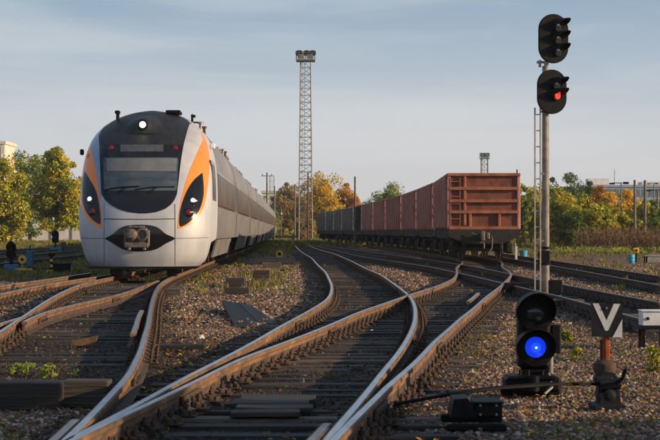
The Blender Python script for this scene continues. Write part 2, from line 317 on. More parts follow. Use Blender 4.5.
def grass_f(X, Y):
    g = .26 * smooth_noise(X, Y, 4, 21) + .24 * smooth_noise(X, Y, 1.1, 22) - .24
    g = g + np.clip((Y - 80) / 60, 0, 1) * .55
    u = X / np.maximum(Y, 1) * FPX + CXP                       # bearing as seen from the camera position
    g = g + ((X > -4.0) & (X < -.7) & (Y > 38) & (Y < 75)) * .20 + ((X < -7) & (Y > 48)) * .38 + ((X > 8.6) & (Y > 55)) * .10
    g = g + ((X > 1.4) & (X < 4.5) & (Y > 10) & (Y < 26) & (X > rx('AR', 15) + .6)) * .22
    g = g + np.exp(-(((X + 2.65) / .55) ** 2 + ((Y - 17.3) / 1.1) ** 2)) * .9
    g = g - .6 * ((X > -1.2) & (X < 7.2) & (Y > 42) & (Y < 215))
    return g * (1 - .9 * track_mask(X, Y, .3))
gr.data.foreach_set('value', np.clip(grass_f(GXX, GYY) * 2.2, 0, 1).astype(np.float32))
gm = bpy.data.materials.new('ballast_ground'); gm.use_nodes = True; t = gm.node_tree; b = t.nodes['Principled BSDF']; b.inputs['Roughness'].default_value = .95; b.inputs['Specular IOR Level'].default_value = .2
g = N(t, 'ShaderNodeNewGeometry'); v = N(t, 'ShaderNodeTexVoronoi'); v.inputs['Scale'].default_value = 19; L(t, g.outputs['Position'], v.inputs['Vector'])
r = N(t, 'ShaderNodeValToRGB'); E = r.color_ramp.elements; E[0].color = (.07, .045, .032, 1); E[1].color = (.32, .23, .17, 1); E[1].position = .95
for p_, c_ in ((.25, (.13, .085, .058)), (.5, (.19, .12, .08)), (.66, (.10, .075, .06)), (.8, (.25, .165, .11))): e = E.new(p_); e.color = (*c_, 1)
sx = N(t, 'ShaderNodeSeparateColor'); L(t, v.outputs['Color'], sx.inputs[0]); L(t, sx.outputs[0], r.inputs[0])
n = N(t, 'ShaderNodeTexNoise'); n.inputs['Scale'].default_value = .5; n.inputs['Detail'].default_value = 8; L(t, g.outputs['Position'], n.inputs['Vector'])
soil = N(t, 'ShaderNodeMix', data_type='RGBA'); soil.blend_type = 'MULTIPLY'; soil.inputs[0].default_value = .8; nr = N(t, 'ShaderNodeMapRange'); nr.inputs[1].default_value = .3; nr.inputs[2].default_value = .7; nr.inputs[3].default_value = .45; nr.inputs[4].default_value = 1.3
L(t, n.outputs[0], nr.inputs[0]); L(t, r.outputs[0], soil.inputs[6]); L(t, nr.outputs[0], soil.inputs[7])
def attr(t, name, ty='GEOMETRY'): a = N(t, 'ShaderNodeAttribute'); a.attribute_name = name; a.attribute_type = ty; return a
oa = attr(t, 'oil_shade'); m1 = N(t, 'ShaderNodeMix', data_type='RGBA'); L(t, oa.outputs['Fac'], m1.inputs[0]); L(t, soil.outputs[2], m1.inputs[6])
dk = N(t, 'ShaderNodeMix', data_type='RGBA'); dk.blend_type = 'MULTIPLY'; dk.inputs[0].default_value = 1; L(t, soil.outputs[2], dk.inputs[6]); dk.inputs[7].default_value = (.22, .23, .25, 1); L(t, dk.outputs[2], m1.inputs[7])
ga = attr(t, 'grass'); gn = N(t, 'ShaderNodeTexNoise'); gn.inputs['Scale'].default_value = 9; gn.inputs['Detail'].default_value = 4; L(t, g.outputs['Position'], gn.inputs['Vector'])
grr = N(t, 'ShaderNodeValToRGB'); L(t, gn.outputs[0], grr.inputs[0]); grr.color_ramp.elements[0].position = .35; grr.color_ramp.elements[0].color = (.055, .062, .018, 1); grr.color_ramp.elements[1].position = .68; grr.color_ramp.elements[1].color = (.20, .17, .05, 1)
gf = N(t, 'ShaderNodeMath', operation='MULTIPLY'); L(t, ga.outputs['Fac'], gf.inputs[0]); gs = N(t, 'ShaderNodeMapRange'); gs.inputs[1].default_value = .38; gs.inputs[2].default_value = .55; L(t, gn.outputs[0], gs.inputs[0]); L(t, gs.outputs[0], gf.inputs[1])
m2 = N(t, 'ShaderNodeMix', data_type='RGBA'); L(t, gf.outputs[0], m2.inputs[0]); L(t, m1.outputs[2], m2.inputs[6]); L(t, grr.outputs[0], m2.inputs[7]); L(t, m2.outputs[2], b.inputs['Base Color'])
bp = N(t, 'ShaderNodeBump'); bp.inputs['Strength'].default_value = 1; bp.inputs['Distance'].default_value = .035; bp.invert = True; L(t, v.outputs['Distance'], bp.inputs['Height']); L(t, bp.outputs[0], b.inputs['Normal'])
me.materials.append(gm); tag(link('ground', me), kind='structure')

# ------------------------------------------------------------------ tracks: rails, sleepers, fastenings
def fastening_mesh():
    b = MB(); b.box((0, 0, .006), (.36, .17, .012), bev=.004)
    for s in (-1, 1):
        b.box((s * .092, 0, .03), (.03, .15, .04), bev=.006); b.box((s * .07, 0, .048), (.045, .06, .022), rot=Matrix.Rotation(s * .3, 3, 'Y'), bev=.004)
        b.cyl((s * .10, 0, .01), (s * .10, 0, .115), .012, n=6); b.cyl((s * .10, 0, .06), (s * .10, 0, .088), .024, n=6)
        for q in (-1, 1): b.cyl((s * .15, q * .055, .01), (s * .15, q * .055, .045), .019, n=6)
    return b
fast_me = fastening_mesh().mesh('rail_fastening', ['fast'])
slp_meshes = {}
def sleeper_mesh(wd):
    key = round(wd * 4) / 4
    if key not in slp_meshes or len(slp_meshes[key]) < 3:
        b = MB(); b.box((0, 0, -.08), (key, random.uniform(.21, .25), .16), bev=.012)
        for i, p in enumerate(b.v): b.v[i] = (p[0] + random.uniform(-.012, .012), p[1] + random.uniform(-.007, .007), p[2] + random.uniform(-.004, .003))
        slp_meshes.setdefault(key, []).append(b.mesh('sleeper', ['wood']))
        return slp_meshes[key][-1]
    return random.choice(slp_meshes[key])
TI = {}
def mk_track(key, label, rails):
    t_ = thing('railway_track', label, 'railway track', (0, 0, 0)); TI[key] = t_
    for i, k in enumerate(rails): rail_mesh(k, dz=-.0023 * (sum(map(ord, k)) % 7)).obj('rail', ['dulltop', 'darkrust', 'darkrust'] if (key in 'HFJK' or k in ('S1', 'S2')) else ['railtop', 'railrust', 'fast'], t_)
    return t_
mk_track('A', 'nearest track sweeping from bottom centre right to the red wagons', ['AL', 'AR', 'S2', 'G2'])
mk_track('B', 'track curving left from the foreground points between train and wagons', ['BL', 'BR', 'S1'])
mk_track('C', 'track under the silver train that bends to the bottom left', ['DL', 'CR', 'DR', 'G1', 'W1'])
mk_track('E', 'rust sided track at left edge just in front of the train', ['E2', 'E'])
mk_track('H', 'dark track crossing behind the signal mast towards the right edge', ['H2', 'H1'])
mk_track('F', 'far right track in front of the brown scrub', ['F2', 'F1'])
mk_track('J', 'dark track behind the blue based signal on the left', ['J2', 'J1'])
mk_track('K', 'farthest left track near the whitewashed wall', ['K2', 'K1'])
far_s = {k: MB() for k in TI}; far_f = {k: MB() for k in TI}; nfast = {k: 0 for k in TI}; nslp = {k: 0 for k in TI}
own = ['A', 'B', 'C', 'E', 'H', 'F', 'J', 'K']; fm = fastening_mesh()
Y = 5.0
while Y < 150:
    iv = []
    for o_, (a, b_, y0, y1) in zip(own, TR):
        if y0 <= Y <= y1 and not (o_ == 'B' and Y < 5): xa, xb = sorted((rx(a, Y), rx(b_, Y))); iv.append([xa - .52, xb + (.22 if o_ == 'C' and Y < 42 else .52), o_])
    iv.sort(); mg = []
    for i_ in iv:
        if mg and i_[0] < mg[-1][1] - .05 and max(i_[1], mg[-1][1]) - mg[-1][0] < 5.6: mg[-1][1] = max(mg[-1][1], i_[1]); 
        elif mg and i_[0] < mg[-1][1]: i_[0] = mg[-1][1] + .03; mg.append(i_)
        else: mg.append(i_)
    for x0, x1, o_ in mg:
        wd = x1 - x0 + random.uniform(-.08, .12); cx = (x0 + x1) / 2 + random.uniform(-.06, .06); dy = random.uniform(-.07, .07)
        if random.random() < .04 and Y > 14: continue
        if wd < 1: continue
        if Y < 62 and nslp[o_] < 290:
            s_ = link('sleeper', sleeper_mesh(wd), TI[o_], (cx, Y + dy, -.179 - random.uniform(.001, .020)), random.uniform(-.035, .035)); nslp[o_] += 1
        elif Y < 150: far_s[o_].box((cx, Y, -.262), (wd, .23, .16))
    for o_, (a, b_, y0, y1) in zip(own, TR):
        if not (y0 <= Y <= y1): continue
        for k in (a, b_):
            if Y > RC[k][0][-1] or Y < RC[k][0][0]: continue
            x = rx(k, Y); rz = -math.atan2(rx(k, Y + .5) - rx(k, Y - .5), 1.0)
            if Y < 40: link('rail_fastening', fast_me, TI[o_], (x, Y, -.178), rz); nfast[o_] += 1
            elif Y < 90: far_f[o_].box((x, Y, -.15), (.30, .15, .05))
    Y += .57
for k in TI:
    if far_s[k].v: tag(far_s[k].obj('far_sleepers', 'wood', TI[k]), kind='stuff')
    if far_f[k].v: tag(far_f[k].obj('far_fastenings', 'fast', TI[k]), kind='stuff')
# bolted fishplates at the rail joints
b = MB()
for s in (-1, 1):
    b.box((s * .028, 0, -.095), (.030, .80, .075), bev=.006)
    for q in (-.30, -.10, .10, .30): b.cyl((s * .040, q, -.095), (s * .066, q, -.095), .016, n=6)
fp_me = b.mesh('fishplate', ['fast'])
for o_, k, yy in (('A', 'AL', 13.6), ('A', 'AL', 22.5), ('A', 'AL', 31.0), ('A', 'AR', 12.6), ('A', 'AR', 19.4), ('A', 'AR', 30.2), ('B', 'BL', 24.3), ('B', 'BL', 36.0), ('B', 'BR', 21.0), ('B', 'BR', 38.0), ('C', 'CR', 15.3), ('C', 'CR', 24.0), ('C', 'DL', 27.0), ('C', 'DR', 25.4), ('C', 'DR', 33.0), ('E', 'E', 37.0)):
    link('fishplate', fp_me, TI[o_], (rx(k, yy), yy, 0), -math.atan2(rx(k, yy + .5) - rx(k, yy - .5), 1.0))
# ------------------------------------------------------------------ scattered ballast, leaves and grass (geometry-node stuff)
def src_collection(name, meshes):
    c = bpy.data.collections.new(name)
    for i, m_ in enumerate(meshes): c.objects.link(bpy.data.objects.new(name + '_source', m_))
    return c
def scatter(name, P, rot, scl, tint, coll, label, parent=None):
    me = bpy.data.meshes.new(name); me.vertices.add(len(P)); me.vertices.foreach_set('co', P.astype(np.float32).ravel())
    a = me.attributes.new('rot', 'FLOAT_VECTOR', 'POINT'); a.data.foreach_set('vector', rot.astype(np.float32).ravel())
    a = me.attributes.new('scl', 'FLOAT_VECTOR', 'POINT'); a.data.foreach_set('vector', scl.astype(np.float32).ravel())
    a = me.attributes.new('tint', 'FLOAT', 'POINT'); a.data.foreach_set('value', tint.astype(np.float32))
    o = link(name, me); ng = bpy.data.node_groups.new(name, 'GeometryNodeTree')
    ng.interface.new_socket('Geometry', in_out='INPUT', socket_type='NodeSocketGeometry'); ng.interface.new_socket('Geometry', in_out='OUTPUT', socket_type='NodeSocketGeometry')
    gi = N(ng, 'NodeGroupInput'); go = N(ng, 'NodeGroupOutput'); ci = N(ng, 'GeometryNodeCollectionInfo'); ci.inputs[0].default_value = coll; ci.inputs['Separate Children'].default_value = True; ci.inputs['Reset Children'].default_value = True
    ip = N(ng, 'GeometryNodeInstanceOnPoints'); ip.inputs['Pick Instance'].default_value = True
    def na(n_, ty): x = N(ng, 'GeometryNodeInputNamedAttribute'); x.data_type = ty; x.inputs[0].default_value = n_; return [q for q in x.outputs if q.enabled][0]
    L(ng, gi.outputs[0], ip.inputs['Points']); L(ng, ci.outputs[0], ip.inputs['Instance']); L(ng, na('rot', 'FLOAT_VECTOR'), ip.inputs['Rotation']); L(ng, na('scl', 'FLOAT_VECTOR'), ip.inputs['Scale']); L(ng, ip.outputs[0], go.inputs[0])
    md = o.modifiers.new('scatter', 'NODES'); md.node_group = ng
    return tag(o, label, None, None, 'stuff')
def pebble(i):
    r = np.random.default_rng(100 + i); ph = (1 + 5 ** .5) / 2
    V = np.array([(-1, ph, 0), (1, ph, 0), (-1, -ph, 0), (1, -ph, 0), (0, -1, ph), (0, 1, ph), (0, -1, -ph), (0, 1, -ph), (ph, 0, -1), (ph, 0, 1), (-ph, 0, -1), (-ph, 0, 1)], float) / 1.9
    V *= r.uniform(.72, 1.25, (12, 1)); V *= np.array([1.1, .85, .62])
    F = [(0, 11, 5), (0, 5, 1), (0, 1, 7), (0, 7, 10), (0, 10, 11), (1, 5, 9), (5, 11, 4), (11, 10, 2), (10, 7, 6), (7, 1, 8), (3, 9, 4), (3, 4, 2), (3, 2, 6), (3, 6, 8), (3, 8, 9), (4, 9, 5), (2, 4, 11), (6, 2, 10), (8, 6, 7), (9, 8, 1)]
    m_ = bpy.data.meshes.new('pebble'); m_.from_pydata([tuple(p) for p in V], [], F); m_.materials.append(M['pebble']); return m_
def instmat(name, cols, rough=.9, trans=0, dark=.25):
    m = bpy.data.materials.new(name); m.use_nodes = True; t = m.node_tree; b = t.nodes['Principled BSDF']; b.inputs['Roughness'].default_value = rough; b.inputs['Specular IOR Level'].default_value = .3
    oi = N(t, 'ShaderNodeObjectInfo'); r = N(t, 'ShaderNodeValToRGB'); r.color_ramp.interpolation = 'CONSTANT' if len(cols) > 4 else 'LINEAR'; L(t, oi.outputs['Random'], r.inputs[0]); E = r.color_ramp.elements
    E[0].color = (*cols[0], 1); E[0].position = 0; E[1].color = (*cols[-1], 1); E[1].position = 1 - 1 / len(cols)
    for i in range(1, len(cols) - 1): e = E.new(i / len(cols)); e.color = (*cols[i], 1)
    a = attr(t, 'tint', 'INSTANCER'); mx = N(t, 'ShaderNodeMix', data_type='RGBA'); L(t, a.outputs['Fac'], mx.inputs[0]); L(t, r.outputs[0], mx.inputs[6])
    mu = N(t, 'ShaderNodeMix', data_type='RGBA'); mu.blend_type = 'MULTIPLY'; mu.inputs[0].default_value = 1; L(t, r.outputs[0], mu.inputs[6]); mu.inputs[7].default_value = (dark, dark * .97, dark, 1); L(t, mu.outputs[2], mx.inputs[7])
    L(t, mx.outputs[2], b.inputs['Base Color'])
    if trans: b.inputs['Transmission Weight'].default_value = 0; b.inputs['Subsurface Weight'].default_value = 0
    return m
M['pebble'] = instmat('ballast_stone', [(.17, .108, .07), (.25, .155, .098), (.08, .056, .043), (.20, .155, .12), (.31, .195, .125), (.055, .043, .036), (.22, .115, .07), (.45, .36, .29), (.12, .088, .068)])
M['leaf'] = instmat('fallen_leaf', [(.50, .24, .05), (.36, .16, .045), (.55, .36, .07), (.26, .13, .05), (.42, .22, .07), (.60, .45, .12)], dark=.5)
M['blade'] = instmat('grass_blade', [(.10, .13, .025), (.20, .21, .04), (.32, .28, .06), (.14, .15, .03), (.26, .20, .07)], dark=.6)
peb = src_collection('pebble', [pebble(i) for i in range(6)])
def frustum_pts(n, y0, y1, spread=.215, power=1.0):
    u = rng.random(n); Yp = np.exp(np.log(y0) + u * (np.log(y1) - np.log(y0))) if power == 0 else (y0 ** power + u * (y1 ** power - y0 ** power)) ** (1 / power)
    Xp = (rng.random(n) * 2 - 1) * (spread * Yp + .4); return Xp, Yp
def ballast(name, n, y0, y1, smin, smax, label, power=0.6):
    X_, Y_ = frustum_pts(n, y0, y1, power=power); m_ = track_mask(X_, Y_, .5)
    keep = rng.random(n) > m_ * .76; X_, Y_, m_ = X_[keep], Y_[keep], m_[keep]; n = len(X_)
    s = smin + (smax - smin) * rng.random(n) ** 3.0; s *= 1 - .25 * m_
    Z_ = ground_z(X_, Y_) + s * .12
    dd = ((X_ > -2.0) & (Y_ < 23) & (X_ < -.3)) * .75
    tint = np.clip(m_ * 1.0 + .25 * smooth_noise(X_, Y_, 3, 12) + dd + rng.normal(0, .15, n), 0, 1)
    rot = rng.random((n, 3)) * np.array([.9, .9, 6.28]); scatter(name, np.c_[X_, Y_, Z_], rot, np.c_[s, s, s] * (1 + rng.normal(0, .1, (n, 3))), tint, peb, label)
ballast('near_ballast', 150000, 8, 26, .008, .028, 'loose brown and grey ballast stones between the near tracks', power=1.3)
ballast('far_ballast', 90000, 26, 75, .02, .05, 'brown ballast spread between the tracks farther back', power=1.0)
def leaf_mesh(i):
    r = random.Random(i); b = MB(); w_ = .5; pts = [(-1, 0, 0), (-.5, -w_, .12), (.3, -w_ * .9, .2), (1, 0, .05), (.3, w_, .28), (-.5, w_ * .8, .1)]
    b.add([(x, y, z + r.uniform(0, .2)) for x, y, z in pts] + [(0, 0, 0)], [(6, i, (i + 1) % 6) for i in range(6)]); return b.mesh('leaf', [M['leaf']])
lv = src_collection('leaf', [leaf_mesh(i) for i in range(4)])
n = 9000; X_, Y_ = frustum_pts(n, 8, 60, power=.5); m_ = track_mask(X_, Y_, .3); k = (rng.random(n) > m_ * .9) & (smooth_noise(X_, Y_, 1.6, 55) > -.3); X_, Y_ = X_[k], Y_[k]; n = len(X_)
s = rng.uniform(.014, .032, n); scatter('fallen_leaves', np.c_[X_, Y_, ground_z(X_, Y_) + .03], rng.random((n, 3)) * [.6, .6, 6.28], np.c_[s, s, s], rng.random(n) * .6, lv, 'yellow and brown fallen leaves scattered over the ballast')
def tuft_mesh(i, nb=14, h=1.0):
    r = random.Random(i); b = MB()
    for _ in range(nb):
        a = r.uniform(0, 6.28); l = r.uniform(.3, 1) * h; x, y = r.gauss(0, .22), r.gauss(0, .22); dx, dy = math.cos(a), math.sin(a); q = .05; bend = r.uniform(.15, .7) * l
        b.add([(x - dy * q, y + dx * q, -.1), (x + dy * q, y - dx * q, -.1), (x + dx * bend * .4 + dy * q * .8, y + dy * bend * .4 - dx * q * .8, l * .6), (x + dx * bend * .4 - dy * q * .8, y + dy * bend * .4 + dx * q * .8, l * .6), (x + dx * bend, y + dy * bend, l)], [(0, 1, 2, 3), (3, 2, 4)])
    return b.mesh('grass_tuft', [M['blade']])
tf_ = src_collection('tuft', [tuft_mesh(i) for i in range(5)])
def grass(name, n, y0, y1, smin, smax, thr, label, power):
    X_, Y_ = frustum_pts(n, y0, y1, power=power); k = grass_f(X_, Y_) + rng.normal(0, .07, n) > thr; X_, Y_ = X_[k], Y_[k]; n = len(X_)
    s = rng.uniform(smin, smax, n); scatter(name, np.c_[X_, Y_, ground_z(X_, Y_)], np.c_[np.zeros((n, 2)), rng.random(n) * 6.28], np.c_[s, s, s * rng.uniform(.6, 1.2, n)], rng.random(n) * .7, tf_, label)
grass('near_grass', 30000, 9, 40, .02, .065, .13, 'small yellow green grass tufts poking through the ballast', .9)
grass('far_grass', 30000, 40, 150, .08, .22, .10, 'yellow green grass along the far tracks', .8)
grass('verge_grass', 26000, 150, 300, .2, .5, -.3, 'tall green grass on the far verge below the trees', 1)

# ------------------------------------------------------------------ passenger train (local frame: nose tip at y=0, train runs towards +y)
HEAD = -math.atan(-.0217)
TX, TY = TRAINX(46.2), 46.2
train = thing('passenger_train', 'silver passenger train with orange flashes, black windscreen mask and lit headlamps', 'train', (TX, TY, 0), math.atan(.0217))
SEC = [(1.42, .25), (1.58, .42), (1.69, .75), (1.765, 1.15), (1.79, 1.8), (1.785, 2.5), (1.75, 3.05), (1.68, 3.45), (1.55, 3.83), (1.33, 4.14), (1.03, 4.38), (.64, 4.55), (.26, 4.62), (.02, 4.635)]
SZ = np.array([p[1] for p in SEC]); SW = np.array([p[0] for p in SEC])
def catmull(P, n):
    P = np.array(P, float); Q = np.vstack([2 * P[0] - P[1], P, 2 * P[-1] - P[-2]]); out = []
    for i in range(1, len(Q) - 2):
        for t in np.linspace(0, 1, n, endpoint=False): out.append(.5 * ((2 * Q[i]) + (-Q[i - 1] + Q[i + 1]) * t + (2 * Q[i - 1] - 5 * Q[i] + 4 * Q[i + 1] - Q[i + 2]) * t * t + (-Q[i - 1] + 3 * Q[i] - 3 * Q[i + 1] + Q[i + 2]) * t ** 3))
    out.append(P[-1]); return np.array(out)
SECD = catmull(SEC, 5)
hw = lambda z: float(np.interp(z, SECD[:, 1], SECD[:, 0]))
BZ = catmull([(.25, .16), (.6, .05), (1.2, 0), (1.7, .07), (2.2, .30), (2.8, .66), (3.3, 1.02), (3.7, 1.42), (4.0, 1.83), (4.25, 2.3), (4.45, 2.75), (4.56, 3.1), (4.635, 3.6)], 6)
base = lambda z: float(np.interp(z, BZ[:, 0], BZ[:, 1]))
def D(x, z):
    t_ = min(1, abs(x) / max(hw(z), .02)); return base(z) + 1.15 * (1 - math.sqrt(max(0, 1 - t_ ** 2.5)))
ch, sh = math.cos(train.rotation_euler.z), math.sin(train.rotation_euler.z)
def tp(px, py):                                   # trace a feature seen in the photograph onto the nose surface (local x, z)
    x, z = 0., 1.5
    for _ in range(25):
        d = D(x, z); wy = TY + d * ch + x * sh; wx = (px - CXP) * wy / FPX; x = ((wx - TX) + d * sh) / ch; z = CAMH - (py - HY) * wy / FPX
        z = min(4.6, max(.26, z)); x = max(-hw(z), min(hw(z), x))
    return x, z
b = MB(); rows = SECD; nc = 44; ts = np.sin(np.linspace(-math.pi / 2, math.pi / 2, nc)); YB = 5.0
vs = []
for (h_, z) in rows:
    vs.append((-h_, YB if z > .95 else 2.3, z)); 
    for t_ in ts: vs.append((t_ * h_, D(t_ * h_, z), z))
    vs.append((h_, YB if z > .95 else 2.3, z))
K = nc + 2
for i in range(len(rows) - 1):
    for j in range(K - 1): b.f.append((i * K + j, i * K + j + 1, (i + 1) * K + j + 1, (i + 1) * K + j)); b.m.append(0)
b.v = vs; b.obj('nose_shell', 'silver', train, smooth=True)
def panel(name, prof, m, parent=train, off=.006, nz=40, nx=26, thick=.02, smooth=True):
    # prof: rows (z, xl, xr) sorted by z
    P = sorted(prof); zs = np.array([p[0] for p in P]); xl = np.array([p[1] for p in P]); xr = np.array([p[2] for p in P])
    Z = np.linspace(zs[0], zs[-1], nz); b = MB(); k = nx + 1; vs = []
    for z in Z:
        a = np.interp(z, zs, xl); c = np.interp(z, zs, xr); h_ = hw(z) * .9995
        for j in range(k):
            x = a + (c - a) * j / nx; x = max(-h_, min(h_, x)); vs.append((x, D(x, z) - off, z))
    n0 = len(vs)
    for i in range(nz - 1):
        for j in range(nx): b.f.append((i * k + j, i * k + j + 1, (i + 1) * k + j + 1, (i + 1) * k + j)); b.m.append(0)
    loop = [j for j in range(k)] + [i * k + nx for i in range(1, nz)] + [(nz - 1) * k + j for j in range(nx - 1, -1, -1)] + [i * k for i in range(nz - 2, 0, -1)]
    for i in loop: p = vs[i]; vs.append((p[0], p[1] + thick, p[2]))
    for q in range(len(loop)): r = (q + 1) % len(loop); b.f.append((loop[r], loop[q], n0 + q, n0 + r)); b.m.append(0)
    b.v = vs; return b.obj(name, m, parent, smooth=smooth)
def poly_prof(pts, n=40):
    # closed pixel outline -> scanline rows (z, xmin, xmax)
    Q = catmull([tp(*p) for p in pts + [pts[0]]], 8); zmin, zmax = Q[:, 1].min(), Q[:, 1].max(); out = []
    for z in np.linspace(zmin + 1e-3, zmax - 1e-3, n):
        xs = []
        for i in range(len(Q) - 1):
            (x0, z0), (x1, z1) = Q[i], Q[i + 1]
            if (z0 - z) * (z1 - z) <= 0 and z0 != z1: xs.append(x0 + (x1 - x0) * (z - z0) / (z1 - z0))
        if len(xs) >= 2: out.append((z, min(xs), max(xs)))
    return out
# black mask, roof fairing
def row(py, a, c): A_ = tp(a, py); B_ = tp(c, py); return ((A_[1] + B_[1]) / 2, A_[0], B_[0])
mask_rows = [row(y, a, c) for y, a, c in ((213.3, 139, 147), (212, 128, 157), (209, 118.5, 165), (205, 111, 170.5), (200, 105, 174.5), (194, 101.5, 177), (180, 100.6, 178.7), (160, 99.8, 181), (145, 99.3, 183.6))]
panel('windscreen_mask', mask_rows, 'mask', nz=60, off=.010)
dome = [row(145, 99.3, 183.6), row(135, 98.8, 186.2), row(125, 98.4, 189.3)]
zt = dome[-1][0]; dome += [(zt + .10, -hw(zt + .1), hw(zt + .1) * .985)] + [(z, -hw(z), hw(z)) for z in np.linspace(zt + .18, 4.62, 10)]
panel('roof_fairing', dome, 'dome', nz=70, off=.014)
panel('silver_pillar', [row(y, a, c) for y, a, c in ((197, 99.6, 101.2), (180, 97.3, 100.6), (168, 94.6, 100.3), (155, 91.8, 99.6), (145, 89.6, 99.3), (135, 89.5, 98.8), (126, 92, 98.4))], 'bluegrey', nz=30, nx=8)
panel('orange_flash', [row(y, a, c) for y, a, c in ((228, 98.5, 101.5), (221, 89, 101.6), (214, 84.4, 101.0), (205, 80.5, 100), (197, 60, 99.6), (180, 60, 97.4), (168, 60, 95.2), (155, 60, 92.4), (145, 60, 90.4), (139, 60, 89.4), (133, 60, 89.0))], 'orange', nz=60, nx=14, off=.008)
panel('orange_flash', [row(y, a, c) for y, a, c in ((228.4, 178, 181), (224, 178, 192), (217, 178.6, 199), (208, 180, 203.4), (199, 181.5, 206), (182, 186, 208.6), (170, 190, 209.6), (158, 195.2, 210.2), (148, 199.5, 210.6), (140, 203, 210.8), (130, 208.0, 211))], 'orange', nz=60, nx=14, off=.008)
def headlight(pts, wl, rl):
    h_ = panel('headlight_unit', poly_prof(pts), 'mask', nz=50, nx=12, off=.022)
    for (px, py), m_, r_, nm in ((wl, 'lampwhite', .105, 'headlamp'), (rl, 'lampred_off', .10, 'tail_lamp')):
        x, z = tp(px, py); y = D(x, z) - .02; nrm = Vector((D(x + .03, z) - D(x - .03, z), -.06, D(x, z + .03) - D(x, z - .03))).normalized()
        nrm = (nrm + Vector((0, -1, 0))).normalized(); c = Vector((x, y, z)); b = MB()
        q = nrm.to_track_quat('Z', 'Y').to_matrix().to_4x4()
        for prof, mi in (([(r_ * 1.28, -.05), (r_ * 1.28, .03), (r_ * 1.05, .045)], 0), ([(r_ * 1.03, .03), (r_ * .7, .048), (r_ * .25, .058)], 1), ([(r_ * .5, .05), (r_ * .3, .064)], 2)):
            bb = MB().lathe(prof, (0, 0, 0), n=20); b.add(bb.v, bb.f, mi, Matrix.Translation(c) @ q)
        b.obj(nm, ['mask', 'chrome' if nm == 'headlamp' else m_, m_ if nm == 'headlamp' else 'lampred_off'], h_, smooth=True)
headlight([(84.6, 171), (90, 180), (95.5, 190), (98.6, 202), (100, 214), (100.2, 223.5), (96, 222.5), (90, 217), (84.5, 208), (82, 196), (82, 182)], (90.3, 199.2), (92.8, 211.2))
headlight([(202.6, 172.5), (203.8, 186), (203.4, 197), (200, 209), (193.5, 218.5), (186, 224.5), (180.2, 226), (180.0, 214), (183, 201), (188, 189), (194.5, 179.5)], (192.6, 200.6), (188.6, 212.6))
panel('windscreen', [row(y, a, c) for y, a, c in ((190.6, 105, 176), (189, 104, 177), (175, 103.6, 177.6), (159, 103.4, 178.4), (157.4, 104.4, 177.6))], 'glass', off=.016, nz=30)
panel('sun_blind', [row(y, a, c) for y, a, c in ((171, 107, 176.5), (158.4, 106.5, 177))], 'blind', off=.02, nz=8)
panel('destination_display', [row(y, a, c) for y, a, c in ((151.6, 120.3, 163.4), (144.6, 120.3, 163.4))], 'display', off=.018, nz=4)
for px in (111.2, 175.2):
    x, z = tp(px, 148.2); b = MB(); b.lathe([(.085, 0), (.08, .03), (.04, .045)], (x, D(x, z) - .008, z), 'Y', 16); b.obj('marker_lamp', 'lampred_off', train, True)
# roof headlamp in its hump
x0, z0 = tp(143.8, 125.4); b = MB(); vs = []; n_ = 26
for i in range(n_ + 1):
    a = -1 + 2 * i / n_; wd = .62
    for j in range(9):
        s_ = j / 8; z = z0 - .24 + s_ * .56; prof_ = max(0, 1 - abs(a) ** 1.5); x = x0 + a * wd * (1 - .5 * s_ ** 1.3); zz = min(z, 4.6); d_ = D(x, zz); wt = prof_ * min(1, (1 - s_) / .42); d0_ = D(x, z0 - .24) - .03 + .12 * s_
        vs.append((x, d_ - .012 - max(0, d_ - d0_) * wt, zz))
b.v = vs; b.f = [(i * 9 + j, (i + 1) * 9 + j, (i + 1) * 9 + j + 1, i * 9 + j + 1) for i in range(n_) for j in range(8)]; b.m = [0] * len(b.f)
hump = b.obj('headlamp_hump', 'dome', train, True)
yh = D(x0, z0 - .24) + .0; b = MB(); b.lathe([(.15, -.1), (.155, .04), (.125, .05), (.12, .02)], (x0, yh, z0), 'Y', 22, 0); b.lathe([(.085, .03), (.05, .045), (.02, .05)], (x0, yh, z0), 'Y', 22, 1); b.obj('roof_headlamp', ['mask', 'lampwhite'], train, True)
# wipers
for (p0, p1, p2) in (((104.5, 190), (117, 187.4), (139, 186.2)), ((135, 189.5), (152, 187.0), (175, 186.6)), ((117, 193), (124, 188.5), (128, 186.5)), ((150, 193), (154, 188.5), (158, 186.8))):
    pts = [];
    for p in (p0, p1, p2): x, z = tp(*p); pts.append((x, D(x, z) - .05, z))
    MB().tube(pts, .014, 5).obj('wiper', 'black', train)
# seams, coupler opening and coupler
def strip(name, pts, wd=.012, m='seam', off=.008):
    P = []
    for a, c in zip(pts[:-1], pts[1:]):
        for q in range(8): P.append((a[0] + (c[0] - a[0]) * q / 8, a[1] + (c[1] - a[1]) * q / 8))
    P.append(pts[-1]); P = [tp(*p) for p in P]; b = MB()
    MB.tube(b, [(x, D(x, z) - off + .008, z) for x, z in P], wd, 5); return b.obj(name, m, train)
strip('panel_joint', [(104.3, 218.8), (140, 219.4), (174.8, 218.8)]); strip('panel_joint', [(104.3, 204), (104.0, 219), (104.2, 265.5)], .009); strip('panel_joint', [(174.8, 204), (175.2, 219), (175, 265.5)], .009)
strip('panel_joint', [(79.5, 238), (90, 238.4), (104, 238.4)], .007); strip('panel_joint', [(175, 238.4), (192, 238.2), (210, 237.5)], .007)
panel('coupler_opening', poly_prof([(104.4, 238.5), (113, 234), (121, 227.6), (129, 225.2), (140, 224.6), (150, 225.2), (158, 227.6), (166, 234), (174.8, 238.5), (166, 243.5), (158, 248.4), (150, 250.8), (140, 251.4), (129, 250.8), (121, 248.4), (113, 243.5)]), 'mask', off=.009, nz=36)
cx_, cz_ = tp(137.5, 238); b = MB(); yc = -.10
